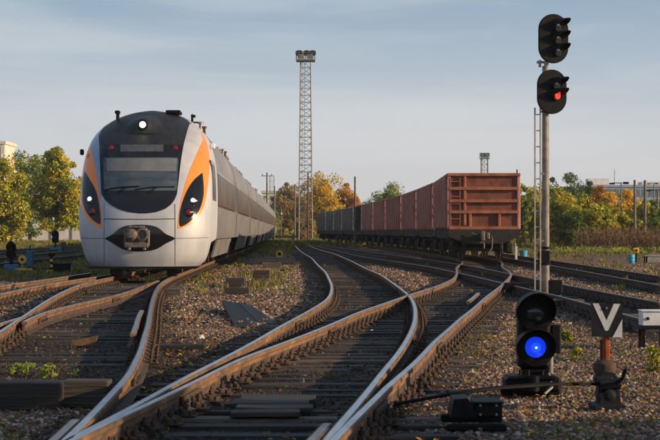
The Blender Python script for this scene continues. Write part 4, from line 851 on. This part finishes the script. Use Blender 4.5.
for i, (p0_, p1_, yy) in enumerate(((231, 300, 12.95), (236, 313, 13.27), (232, 309, 13.60), (241, 316, 13.92))):
    b_ = MB(); xw = PX(p1_, yy) - PX(p0_, yy); b_.box((0, 0, 0), (xw, .30, .04), bev=.006); o = b_.obj('cover_board', 'coverwood', loc=((PX(p1_, yy) + PX(p0_, yy)) / 2, yy, -.155 + .004 * i)); o.rotation_euler = (R_(-1.5 + i), R_(.3 * i - .4), R_(.5 * (-1) ** i))
    tag(o, ['brown cover board over the sleepers between the near rails, the one closest to the camera', 'second cover board from the camera over the sleepers between the near rails', 'third cover board from the camera over the sleepers between the near rails', 'cover board farthest from the camera over the sleepers between the near rails'][i], 'board', 'cover boards over the switch rods')
slab('cable_trough', 'long dark cable trough behind the blue signal, left of the mast', 'trough', 505, 530, 283, 290, 38.5, .3, 'black')
# wedge of rusty steel and loose plates
w_ = thing('steel_wedge', 'orange rusted steel wedge lying on the sleepers left of the curved rail', 'scrap', (PX(84, 21), 21, -.178)); b = MB(); b.prism([(-.15, 0), (.13, 0), (.17, .12), (-.02, .08), (-.14, .05)][::-1], -.05, .05); b.obj('wedge', 'railrust', w_)
for i, (P_, lb) in enumerate(((((222, 301), (240, 301), (262, 326), (235, 326)), 'dark steel sheet leaning on the ballast, left one of the pair'), (((238, 302), (252, 303), (283, 327), (263, 327)), 'dark steel sheet leaning on the ballast, right one of the pair'))):
    Yb, Yt = 25.5, 30.5; (a, c, d_, e_) = P_; vs = [(PX(e_[0], Yb), Yb, -.20), (PX(d_[0], Yb), Yb, -.205), (PX(c[0], Yt), Yt, -.05 - .05 * i), (PX(a[0], Yt), Yt, -.02 - .02 * i)]
    b = MB(); b.add(vs + [(x, y, z - .04) for x, y, z in vs], [(0, 1, 2, 3), (7, 6, 5, 4), (1, 0, 4, 5), (2, 1, 5, 6), (3, 2, 6, 7), (0, 3, 7, 4)]); o = b.obj('steel_sheet', 'black'); tag(o, lb, 'steel sheet')
r_ = thing('concrete_fragment', 'small pale stone lying right of the curved rail', 'stone', (PX(201, 23.5), 23.5, GZ)); bpy.data.objects.remove(r_)
b = MB(); b.box((0, 0, .03), (.09, .09, .06), tap=.55, bev=.02); tag(b.obj('pale_stone', 'white', loc=(PX(201.5, 22.6), 22.6, GZ)), 'small bright white stone on the ballast right of the curved rail', 'stone')

# ------------------------------------------------------------------ trees
LM = {
'yg': leafmat('leaves_yellow_green', [(0.120, 0.170, 0.030), (0.280, 0.300, 0.040), (0.521, 0.460, 0.060), (0.720, 0.560, 0.071)]),
'gr': leafmat('leaves_green', [(0.096, 0.151, 0.039), (0.193, 0.260, 0.055), (0.328, 0.384, 0.083), (0.520, 0.493, 0.109)]),
'dg': leafmat('leaves_dark_green', [(0.057, 0.094, 0.036), (0.103, 0.161, 0.052), (0.180, 0.232, 0.070)]),
'or': leafmat('leaves_orange', [(0.347, 0.162, 0.025), (0.594, 0.285, 0.036), (0.720, 0.372, 0.050), (0.643, 0.421, 0.075)]),
'ye': leafmat('leaves_gold', [(0.283, 0.219, 0.033), (0.579, 0.386, 0.045), (0.720, 0.540, 0.065), (0.669, 0.361, 0.052)]),
'br': leafmat('leaves_brownish', [(0.183, 0.156, 0.073), (0.363, 0.261, 0.119), (0.519, 0.339, 0.131), (0.287, 0.261, 0.079)]),
'scrub': leafmat('scrub_stems', [(0.090, 0.054, 0.036), (0.169, 0.096, 0.062), (0.236, 0.135, 0.079), (0.158, 0.135, 0.056)], scale=.15)}
def leaf_cloud(cent, rad, npc, ls, r):
    # cent (k,3), rad (k,) -> quads
    k = len(cent); idx = np.repeat(np.arange(k), npc); n = len(idx)
    d = r.normal(size=(n, 3)); d /= np.linalg.norm(d, axis=1)[:, None]; rr = r.random(n) ** .45
    P = cent[idx] + d * (rad[idx] * rr)[:, None] * np.array([1, 1, .8])
    a = r.normal(size=(n, 3)) + d * .5 + np.array([0, 0, .3]); a /= np.linalg.norm(a, axis=1)[:, None]
    u = np.cross(a, r.normal(size=(n, 3))); u /= np.linalg.norm(u, axis=1)[:, None]; v = np.cross(a, u)
    s = (ls * r.uniform(.6, 1.3, n))[:, None]; V = np.stack([P - u * s, P + v * s * .6, P + u * s, P - v * s * .6], 1).reshape(-1, 3); return V
def cloud_mesh(name, V, m):
    n = len(V) // 4; me = bpy.data.meshes.new(name); me.vertices.add(len(V)); me.vertices.foreach_set('co', V.astype(np.float32).ravel())
    me.loops.add(4 * n); me.loops.foreach_set('vertex_index', np.arange(4 * n, dtype=np.int32)); me.polygons.add(n); me.polygons.foreach_set('loop_start', np.arange(0, 4 * n, 4, dtype=np.int32)); me.polygons.foreach_set('loop_total', np.full(n, 4, np.int32))
    me.materials.append(m); me.update(calc_edges=True); return me
def tree(label, px, Yd, ptop, wpx, kind, name='tree', shape=1.0, low=.12, group=None, seed=None, ls=.17, dens=1.0, zb=-.25):
    r = np.random.default_rng(seed or int(px * 13 + Yd)); x = PX(px, Yd); H = PZ(ptop, Yd) - zb; W = wpx * Yd / FPX
    t_ = thing(name, label, 'tree', (x, Yd, zb), 0, group); nc = int(26 + 6 * W * dens); c = []
    while len(c) < nc:
        p = r.uniform(-1, 1, 3); q = np.linalg.norm(p)
        if q < 1 and q > .35:
            w_ = 1.0 if p[2] < 0 else (1 - p[2] ** 2 * (.25 * shape)); c.append((p[0] * W / 2 * .86 * w_ , p[1] * W / 2 * .8 * w_, H * 1.05 * (low + (1 - low) * (p[2] * .45 + .485))))
    c = np.array(c); c += r.normal(0, .055 * W, c.shape) * [1, 1, .6]; rad = r.uniform(.055, .215, nc) * min(W, H) * 1.05
    V = leaf_cloud(c, rad, int(150 * dens), ls, r); V[:, 2] = np.maximum(V[:, 2], .2); link('crown', cloud_mesh('crown', V, LM[kind]), t_)
    b = MB(); b.cyl((0, 0, -.2), (.05, 0, H * .55), H * .022, H * .011, n=8)
    for i in range(0, nc, 3): s0 = H * r.uniform(.12, .5); b.cyl((.02, 0, s0), tuple(c[i]), H * .007, H * .002, n=5, caps=False)
    b.obj('trunk', 'trunk', t_); return t_
tree('yellow green tree at the left edge, cut by the frame', 3, 186, 156, 58, 'yg', shape=1.0, low=.0, dens=1.4)
tree('tall bright yellow green tree in front of the white wall, left of the train', 56, 190, 143, 56, 'yg', shape=1.3, low=.06, dens=1.6)
tree('smaller green tree behind and between the two bright left trees', 30, 215, 155, 44, 'gr', low=.03, dens=1.3)
tree('green tree mostly hidden behind the train, left of its orange flash', 84, 225, 190, 26, 'gr', low=.1)
tree('dull green brown tree left of the floodlight tower', 286, 275, 184, 38, 'br', low=.05, dens=1.3)
tree('low green bushy tree at the end of the train', 270, 262, 206, 24, 'gr', low=.02)
tree('tall golden orange autumn tree just right of the floodlight tower', 322, 285, 174, 50, 'ye', low=.05, dens=1.5)
tree('paler orange tree partly behind the far wagons', 346, 295, 184, 36, 'or', low=.05, dens=1.4)
tree('green tree peeking over the middle wagons', 388, 300, 187, 52, 'gr', low=.1)
tree('small dull tree at the foot of the floodlight tower', 304, 262, 200, 26, 'br', low=.04)
rt = [('olive green tree directly behind the ladder of the signal mast', 531, 168, 184, 44, 'yg'), ('dark green tree rising above the others right of the mast', 563, 230, 173, 50, 'dg'), ('olive bushy tree right of the mast, below the dark tree', 560, 150, 187, 44, 'yg'),
      ('yellow green tree leaning over the scrub beneath the pale building', 580, 148, 195, 46, 'yg'), ('tall orange tree in front of the pale building', 603, 190, 182, 36, 'or'), ('golden tree left of the lamp pole', 611, 165, 190, 36, 'ye'),
      ('gold tree behind the lamp pole', 628, 178, 192, 36, 'ye'), ('green tree right of the two poles', 653, 170, 192, 38, 'gr'), ('yellowish shrub tree among the right poles', 641, 150, 200, 34, 'yg'), ('low green tree below the gold ones', 600, 140, 206, 40, 'yg'),
      ('olive low tree in the gap between wagons and mast', 520, 158, 186, 22, 'gr'), ('small dark green bushy tree between scrub and olive tree', 572, 138, 212, 30, 'dg'), ('low olive shrub tree behind the scrub at the right edge', 662, 140, 208, 30, 'gr')]
rt += [('broad olive green tree filling the view right behind the mast', 549, 175, 181, 44, 'gr'), ('yellowish broad tree just left of the conifer', 577, 172, 190, 34, 'yg'), ('low olive tree under the orange tree', 592, 155, 204, 34, 'gr'),
       ('green gold tree filling between the lamp pole and the plain pole', 620, 150, 205, 30, 'yg'), ('low green tree just left of the right frame edge', 660, 150, 203, 34, 'gr'), ('pale green tree left of the ladder, touching the wagon corner', 524, 176, 183, 26, 'yg')]
for a in rt: tree(*a, low=.03, group=None, dens=1.0, ls=.14)
tree('shrubby tree added unseen outside the right side of the frame to shade the foreground', 330 + 1750 * 9.5 / 9.3, 9.3, 231.5 - 3.3 * 1750 / 9.3, 3.2 * 1750 / 9.3, 'gr', low=.02, ls=.10, dens=1.3, zb=-.22)  # added out of view to cast shade over the near track
# dark slim conifer
cf = thing('conifer_tree', 'dark slim conifer sticking up beside the pale building', 'tree', (PX(589.5, 200), 200, -.25)); Hc = PZ(181, 200) + .25; r = np.random.default_rng(5); c = []
for i in range(60): h_ = r.uniform(.1, 1); a = r.uniform(0, 6.28); q = (1 - h_) * 1.1 + .12; c.append((math.cos(a) * q, math.sin(a) * q, h_ * Hc * .97))
link('crown', cloud_mesh('crown', leaf_cloud(np.array(c), np.full(60, .38), 70, .12, r), LM['dg']), cf); b = MB(); b.cyl((0, 0, -.2), (0, 0, Hc * .95), .16, .03, n=7); b.obj('trunk', 'trunk', cf)
# leafy green bushes countable near the mast and along the verge
def bush(label, px, Yd, ptop, wpx, kind): 
    r = np.random.default_rng(int(px)); x = PX(px, Yd); H = PZ(ptop, Yd) + .25; W = wpx * Yd / FPX; k = 14
    t_ = thing('leafy_plant', label, 'plant', (x, Yd, -.25)); c = np.c_[r.uniform(-.5, .5, k) * W, r.uniform(-.4, .4, k) * W, r.uniform(.15, .85, k) * H]; V = leaf_cloud(c, r.uniform(.14, .26, k) * H, 60 if Yd > 60 else 34, .07 if Yd > 60 else .0165, r); V[:, 2] = np.maximum(V[:, 2], .02)
    link('foliage', cloud_mesh('foliage', V, LM[kind]), t_); b = MB(); [b.cyl((p[0] * .3, p[1] * .3, -.05), tuple(p), .02, .008, n=5) for p in c[::2]]; b.obj('stem', 'trunk', t_)
bush('bright yellow green weed clump at the edge of the scrub right of the mast', 571, 112, 250.6, 12, 'yg'); bush('pale green weed beside the blue barrel', 622, 108, 252, 9, 'gr'); bush('yellow green weeds right of the dark rail at the right edge', 650, 44, 288, 15, 'yg')
bush('small weed growing left of the blue barrel tub', 606, 113, 253, 10, 'gr')
bush('pale green bushy weed patch beneath the yellow marker', 640, 104, 251, 14, 'gr'); bush('yellow green weed beside the dwarf signal, right of its side box', 566, 22, 329, 9, 'yg'); bush('small yellow green weed between dwarf signal and V plate stand', 577, 19, 346, 8, 'yg')
bush('low weed clump on the ballast at lower left, left of the curved rail', 22, 17.2, 360, 20, 'gr'); bush('second low weed clump at lower left, nearer the curved rail', 48, 16.8, 362, 15, 'gr'); bush('yellow weeds beside the bright rail end below the white box', 655, 17.5, 345, 9, 'yg')
# scrub
n = 5200; r = np.random.default_rng(77); Xs = r.uniform(19, 60, n); Ys = r.uniform(122, 136, n); b = []
k = 16; base_ = np.c_[Xs, Ys, np.full(n, -.25)]; hh = (1.15 + .55 * smooth_noise(Xs, Ys, 6, 5)) * r.uniform(.6, 1.15, n); V = []
for j in range(k):
    a = r.uniform(0, 6.28, n); l = r.uniform(0, 1, n) ** .7; off = np.c_[np.cos(a) * .28 * l, np.sin(a) * .28 * l, hh * l]; P = base_ + off; s = r.uniform(.015, .04, n)[:, None]; up = np.c_[np.cos(a) * .15, np.sin(a) * .15, np.ones(n)] * r.uniform(.12, .34, n)[:, None]; sd_ = np.c_[np.sin(a), -np.cos(a), np.zeros(n)]
    V.append(np.stack([P - sd_ * s, P + up * .5 + sd_ * s, P + up, P + up * .5 - sd_ * s], 1).reshape(-1, 3))
tag(link('scrub', cloud_mesh('scrub', np.concatenate(V), LM['scrub'])), 'reddish brown dry scrub in front of the right hand trees', kind='stuff')
n = 1500; Xs = r.uniform(15, 62, n); Ys = r.uniform(116, 124, n); c = np.c_[Xs, Ys, -.22 + r.uniform(0, .3, n)]
tag(link('verge_weeds', cloud_mesh('verge_weeds', leaf_cloud(c, np.full(n, .22), 12, .06, r), LM['gr'])), 'low green weeds at the foot of the dry scrub', kind='stuff')
# far woodland line to close the horizon
V = []; r = np.random.default_rng(9)
for side in (0, 1, 2):
    n = 420; Y_ = r.uniform(330, 420, n); px_ = [r.uniform(-260, 90, n), r.uniform(255, 430, n), r.uniform(420, 1000, n)][side]; H_ = [4.2, 4.0, 5.0][side] * r.uniform(.6, 1.2, n)
    c = np.c_[(px_ - CXP) * Y_ / FPX, Y_, H_ * r.uniform(.1, .9, n)]; V.append(leaf_cloud(c, r.uniform(.9, 1.9, n), 34, .34, r))
tag(link('far_woodland', cloud_mesh('far_woodland', np.concatenate(V), LM['gr'])), 'distant line of trees closing the horizon', kind='stuff')

# ------------------------------------------------------------------ buildings, wall
def building(label, px0, px1, ptop, Yd, m, floors, cols, depth=12, trim='wallwhite', wh=.5, ww=.55, zb=-.3, roofh=.6):
    x0, x1 = PX(px0, Yd), PX(px1, Yd); zt = PZ(ptop, Yd); t_ = thing('apartment_building', label, 'building', ((x0 + x1) / 2, Yd, zb)); Wd = x1 - x0; H = zt - zb
    MB().box((0, depth / 2, H / 2), (Wd, depth, H)).obj('wall', m, t_); b = MB(); b.box((0, depth / 2, H + roofh / 2), (Wd + .5, depth + .5, roofh)); b.obj('roof', trim, t_)
    fh = H / floors; cwid = Wd / cols; 
    wm = MB(); wm.box((0, 0, 0), (cwid * ww, .08, fh * wh)); wm.box((0, -.06, -fh * wh / 2 - .06), (cwid * ww + .2, .16, .12), 1); wm.box((0, -.05, 0), (.08, .06, fh * wh), 1); wme = wm.mesh('window', ['winfar', trim])
    for i in range(floors):
        for j in range(cols): link('window', wme, t_, (-Wd / 2 + (j + .5) * cwid, -.03, (i + .55) * fh))
    return t_, Wd, H
t_, W_, H_ = building('cream apartment block rising over the left edge trees', -44, 4.5, 144, 350, 'bldcream', 7, 6, trim='bldcream'); [MB().box((W_ / 2 - .6 - q * 2.2, -.1, H_ - 1.6), (.25, .2, 2.2)).obj('pilaster', 'wallwhite', t_) for q in range(4)]
t_, W_, H_ = building('long pale blue building behind the orange trees on the right', 585, 690, 187, 460, 'bldblue', 4, 15, trim='bldblue', ww=.72, wh=.55)
MB().box((-W_ / 2 + 4, 5, H_ + 1.3), (5.5, 5, 2)).obj('roof_hut', 'wallwhite', t_)
b = MB(); b.cyl((PX(617, 460) - t_.location.x, 4, H_), (PX(617, 460) - t_.location.x, 4, H_ + 4.6), .09, n=6); b.obj('aerial', 'lattice', t_)
MB().box((PX(652, 460) - t_.location.x + 6, 4, H_ + .8), (17, 6, 1.2)).obj('roof_storey', 'bldcream', t_)
building('pale building seen between the train and the floodlight tower', 262, 281, 193, 420, 'wallwhite', 5, 3, trim='bldcream', wh=.3, ww=.3)
building('low whitish building behind the dull tree near the tower', 283, 305, 200, 440, 'wallwhite', 3, 4, trim='bldcream')
wl = thing('precast_wall', 'long whitewashed precast wall behind the left trees', 'wall', (PX(20, 222), 222, -.25)); pm_ = MB().box((0, 0, 1.2), (2.38, .12, 2.4), bev=.02).mesh('wall_panel', ['wallwhite']); pp_ = MB().box((0, 0, 1.27), (.2, .22, 2.54), bev=.02).mesh('wall_post', ['concrete'])
for i in range(-14, 9): link('wall_panel', pm_, wl, (i * 2.6, 0, 0)); link('wall_post', pp_, wl, (i * 2.6 + 1.3, -.01, 0))

# ------------------------------------------------------------------ floodlight tower and poles
def lattice(b, x, y, z0, z1, w0, w1, n, r, mi=0):
    P = []
    for i in range(n + 1): t = i / n; w_ = (w0 + (w1 - w0) * t) / 2; z = z0 + (z1 - z0) * t; P.append([Vector((x + sx_ * w_, y + sy_ * w_, z)) for sx_, sy_ in ((-1, -1), (1, -1), (1, 1), (-1, 1))])
    for i in range(n):
        for k in range(4):
            b.cyl(P[i][k], P[i + 1][k], r, n=4, mi=mi, caps=False); b.cyl(P[i + 1][k], P[i + 1][(k + 1) % 4], r * .5, n=4, mi=mi, caps=False)
            q = (k, (k + 1) % 4) if i % 2 else ((k + 1) % 4, k); b.cyl(P[i][q[0]], P[i + 1][q[1]], r * .5, n=4, mi=mi, caps=False)
def floodtower(label, px, Yd, ptop, pplat, w0, w1, lamps, platw, n=26):
    t_ = thing('floodlight_tower', label, 'tower', (PX(px, Yd), Yd, -.3)); Hp = PZ(pplat, Yd) + .3; Ht = PZ(ptop, Yd) + .3; b = MB(); lattice(b, 0, 0, 0, Hp, w0, w1, n, .085); b.obj('lattice_mast', 'lattice', t_)
    b = MB(); 
    for z in np.arange(.5, Hp, .9): b.box((-w0 * .16, -.2, z), (.4, .05, .05))
    b.box((-w0 * .16 - .2, -.2, Hp / 2), (.05, .05, Hp)); b.box((-w0 * .16 + .2, -.2, Hp / 2), (.05, .05, Hp)); b.obj('ladder', 'lattice', t_)
    b = MB(); b.box((0, 0, Hp), (platw, platw, .2))
    for z in (.55, 1.1):
        for s in (-1, 1): b.box((0, s * platw / 2, Hp + z), (platw, .08, .08)); b.box((s * platw / 2, 0, Hp + z), (.08, platw - .1, .08))
    for i in range(7):
        for s in (-1, 1): b.box((-platw / 2 + i * platw / 6, s * platw / 2, Hp + .55), (.07, .06, 1.1))
    for s in (-1, 1): b.box((s * platw * .25, -platw / 2 - .03, Hp + .5), (platw * .32, .05, .7))
    b.obj('platform', 'lattice', t_)
    for i, lx_ in enumerate(lamps):
        b = MB(); b.cyl((lx_, -.4, Hp + 1.1), (lx_, -.4, Ht - .4), .06, n=6); l_ = b.obj('lamp_bracket', 'lattice', t_); b = MB(); dx_ = .5 * (1 if i % 2 else -1); b.lathe([(.42, -.15), (.40, .05), (.2, .3), (.1, .45)], (0, 0, 0), 'Z', 12); o = b.obj('floodlight', 'black', l_); o.location = (lx_, -.4, Ht - .35); o.rotation_euler = (R_(-60), 0, R_(40) * (-1) ** i)
    return t_
floodtower('tall lattice floodlight tower rising between the train and the wagons', 305.6, 258, 50.5, 60.5, 2.0, 1.45, (-1.15, -.75, .0, .3, .85, 1.2), 2.75)
floodtower('small distant floodlight tower over the nearest red wagon', 484.5, 360, 153.5, 158.5, 1.5, 1.3, (-.6, 0, .6), 1.9, n=14)
def pole(label, px, Yd, ptop, w_=.22, m='pole', fit=None, name='utility_pole'):
    t_ = thing(name, label, 'pole', (PX(px, Yd), Yd, -.3)); H = PZ(ptop, Yd) + .3; MB().cyl((0, 0, -.1), (0, 0, H), w_ / 2 * 1.15, w_ / 2 * .8, n=10).obj('shaft', m, t_)
    if fit == 'lamp':
        b = MB(); b.box((-.35, 0, H), (.9, .08, .08)); b.box((-.8, 0, H - .05), (.45, .2, .14), bev=.03); b.box((.4, 0, H), (.5, .14, .2), bev=.03); b.obj('lamp_head', 'black', t_)
    if fit == 'arm':
        b = MB(); b.box((0, 0, H - .5), (1.6, .1, .1)); [b.cyl((s, 0, H - .45), (s, 0, H - .2), .07, n=6) for s in (-.7, 0, .7)]; b.obj('crossarm', m, t_)
    if fit == 'box': MB().box((0, -.2, H * .45), (.4, .25, .6), bev=.03).obj('control_box', 'pipe', t_)
    return t_
pole('thin dark pole standing in front of the blackish wagon', 355, 147, 176.5, .20); pole('slim pole just left of the floodlight tower', 294.8, 240, 184, .26); pole('brown pole touching the right leg of the floodlight tower', 308, 236, 172, .24, 'redpost')
pole('dark pole nearest the end of the train', 267, 262, 172.5, .3, fit='arm'); pole('grey pole with a box left of the tower', 274.5, 250, 186, .26, 'lattice', fit='box')
t_ = thing('lattice_pole', 'small lattice frame between the two poles at the end of the train', 'mast', (PX(272, 300), 300, -.3)); b = MB(); lattice(b, 0, 0, 0, PZ(174, 300), .9, .7, 12, .05); b.obj('lattice_mast', 'lattice', t_)
pole('lamp pole in front of the gold trees', 621.3, 150, 183, .14, 'lattice', fit='lamp'); pole('tall plain pole right of the lamp pole', 634.8, 145, 180, .25); pole('second tall plain pole right of the lamp pole', 645, 145, 180.2, .25)
pole('pole cut by the right edge of the picture', 657.8, 155, 190, .22, 'lattice', fit='lamp'); pole('short dark pipe showing above the right end of the nearest wagon', 517, 100, 169.5, .10, 'under'); pole('thin dark pole between the tower and the train end', 281, 255, 208, .16)
pole('tiny lamp pole near the right edge beyond the poles', 654, 260, 183.5, .2, 'lattice', fit='lamp')

# ------------------------------------------------------------------ small yard equipment
def small_signal(label, px, Yd, ptop, pbase, hwd, basecol, yoff=GZ, two=True):
    t_ = thing('shunting_signal', label, 'railway signal', (PX(px, Yd), Yd, yoff)); H = PZ(ptop, Yd) - yoff; k = H
    b = MB(); b.box((0, .05, H * .72), (hwd, .2, H * .52), bev=.04); hd = b.obj('signal_housing', 'black', t_)
    for z in (H * .86, H * .62):
        b = MB(); b.lathe([(hwd * .56, -.05), (hwd * .58, .1), (hwd * .5, .12), (hwd * .48, .02)], (0, -.06, z), 'Y', 16); b.cyl((0, -.1, z + hwd * .42), (0, -.26, z + hwd * .40), hwd * .35, hwd * .3, n=8); b.obj('hood', 'black', hd)
    MB().box((0, 0, H * .34), (.1, .1, H * .3)).obj('post', 'black', t_); b = MB(); b.box((0, 0, H * .11), (hwd * 1.7, .4, H * .26), tap=.9, bev=.02); b.obj('plinth', basecol, t_); return t_
small_signal('black two lens ground signal on blue plinth at the left edge', 11.5, 62, 243, 272, .30, 'blue')
small_signal('distant black ground signal on light blue plinth below the bright tree', 55.5, 118, 231.5, 250, .42, 'blue')
t_ = thing('yellow_disc_signal', 'yellow disc with dark centre beside a blue cabinet, left of the train', 'railway signal', (PX(22.5, 61), 61, GZ)); z_ = PZ(259.5, 61) - GZ
b = MB(); b.lathe([(.15, 0), (.15, .03), (.13, .035)], (0, -.02, z_), 'Y', 20); b.obj('disc', 'yellow', t_); b = MB(); b.lathe([(.05, .035), (.05, .05)], (0, -.02, z_), 'Y', 12); b.obj('disc_centre', 'black', t_); MB().cyl((0, .02, 0), (0, .02, z_), .03).obj('post', 'pipe', t_); MB().box((0.05, 0, .05), (.6, .3, .12), bev=.02).obj('foot', 'yellow', t_)
t_ = thing('blue_cabinet', 'small dark blue cabinet behind the yellow disc', 'cabinet', (PX(30, 62.5), 62.5, GZ)); H = PZ(252, 62.5) - GZ; MB().box((0, 0, H / 2 + .1), (.22, .3, H - .1), bev=.02).obj('cabinet', 'blue', t_); MB().box((0, 0, .06), (.3, .36, .14)).obj('foot', 'black', t_); MB().cyl((0, 0, H), (0, 0, H + .25), .02).obj('rod', 'black', t_)
t_ = thing('marker_post', 'short black and yellow striped marker post left of the train', 'post', (PX(51.5, 59), 59, GZ)); b = MB(); H = PZ(256, 59) - GZ
for i in range(6): b.box((0, 0, H * (i + .5) / 6), (.09, .09, H / 6 - .001), i % 2)
b.obj('striped_post', ['yellow', 'black'], t_); MB().box((0, 0, H + .05), (.22, .05, .12), bev=.01).obj('head', 'black', t_); MB().box((0, -.02, .05), (.34, .2, .1), bev=.02).obj('foot', 'yellow', t_)
t_ = thing('low_equipment_box', 'long low black equipment box between marker post and train', 'box', (PX(62, 58.5), 58.5, GZ)); MB().box((0, 0, .16), (.55, .35, .30), bev=.02).obj('case', 'black', t_); MB().box((0, 0, .325), (.6, .4, .03)).obj('lid', 'under', t_)
t_ = thing('point_indicator_disc', 'tiny yellow and black point indicator near the end of the train', 'point indicator', (PX(279.5, 76), 76, GZ)); b = MB(); b.lathe([(.16, 0), (.16, .03), (.14, .035)], (0, -.02, .42), 'Y', 16); b.obj('disc', 'yellow', t_); b = MB(); b.lathe([(.08, .035), (.07, .05)], (0, -.02, .42), 'Y', 12); b.obj('disc_centre', 'black', t_); MB().box((0, .02, .2), (.08, .06, .45)).obj('post', 'black', t_)
t_ = thing('rusty_box', 'small rust brown box right of the distant ground signal', 'box', (PX(63.5, 116), 116, GZ)); MB().box((0, 0, .55), (.32, .3, .3), bev=.02).obj('case', 'redpost', t_); MB().box((0, 0, .2), (.06, .06, .5)).obj('post', 'black', t_)
t_ = thing('blue_barrel', 'bright blue barrel at the edge of the scrub', 'barrel', (PX(631.5, 76), 76, GZ)); b = MB(); Hb = PZ(254.5, 76) - GZ; b.lathe([(.135, 0), (.14, Hb * .3), (.15, Hb * .33), (.14, Hb * .36), (.14, Hb * .64), (.15, Hb * .67), (.14, Hb * .7), (.135, Hb)], (0, 0, 0), 'Z', 16); b.obj('drum', 'brightblue', t_, True)
t_ = thing('yellow_marker', 'yellow marker box on a post behind the blue barrel', 'marker', (PX(636, 79), 79, GZ)); H = PZ(250.5, 79) - GZ; MB().box((0, 0, H), (.26, .16, .22), bev=.02).obj('box', 'yellow', t_); MB().box((0, 0, H / 2), (.06, .06, H)).obj('post', 'black', t_); b = MB(); b.lathe([(.06, 0), (.05, .03)], (0, -.08, H), 'Y', 12); b.obj('lamp', 'black', t_)
t_ = thing('steel_platform', 'grey steel platform on short legs at the right edge beyond the rails', 'platform', (PX(655, 78), 78, GZ)); H = PZ(255.5, 78) - GZ; MB().box((0, 0, H), (1.0, .5, .07)).obj('top', 'pipe', t_); MB().box((0, -.2, H - .17), (.95, .04, .26)).obj('side_panel', 'pipe', t_); [MB().box((s * .42, u * .18, H / 2), (.08, .08, H)).obj('leg', 'black', t_) for s in (-1, 1) for u in (-1, 1)]
t_ = thing('blue_tub', 'pale blue tub right of the nearest wagon', 'tub', (PX(523.5, 88), 88, GZ)); b = MB(); b.lathe([(.17, 0), (.2, .42), (.21, .44), (.19, .44)], (0, 0, 0), 'Z', 16); b.obj('tub', 'brightblue', t_, True)
for px, Yd, lb in ((516, 80, 'white marker post at the right corner of the nearest wagon'),): t_ = thing('marker_post', lb, 'post', (PX(px, Yd), Yd, GZ)); MB().box((0, 0, .4), (.10, .08, .9), bev=.01).obj('post', 'white', t_); MB().box((0, 0, .02), (.2, .2, .06)).obj('foot', 'concrete', t_)
t_ = thing('timber_barrier', 'low dark barrier across the far end of the tracks', 'barrier', (PX(283, 236), 236, -.25)); MB().box((0, 0, .75), (3.6, .25, .3)).obj('beam', 'under', t_); [MB().box((s * 1.3, .05, .3), (.25, .2, .8)).obj('leg', 'under', t_) for s in (-1, 1)]

# ------------------------------------------------------------------ thin autumn haze over the whole yard
hz = MB().box((0, 740, 21), (3300, 1600, 44)).mesh('haze', []); hm = bpy.data.materials.new('thin_haze'); hm.use_nodes = True; t = hm.node_tree; t.nodes.remove(t.nodes['Principled BSDF']); pv = N(t, 'ShaderNodeVolumePrincipled')
pv.inputs['Color'].default_value = (.86, .87, .92, 1); pv.inputs['Density'].default_value = .00018; pv.inputs['Anisotropy'].default_value = .2; L(t, pv.outputs[0], t.nodes['Material Output'].inputs['Volume']); hz.materials.append(hm); tag(link('haze', hz), 'thin pale haze lying over the railway yard', kind='stuff')
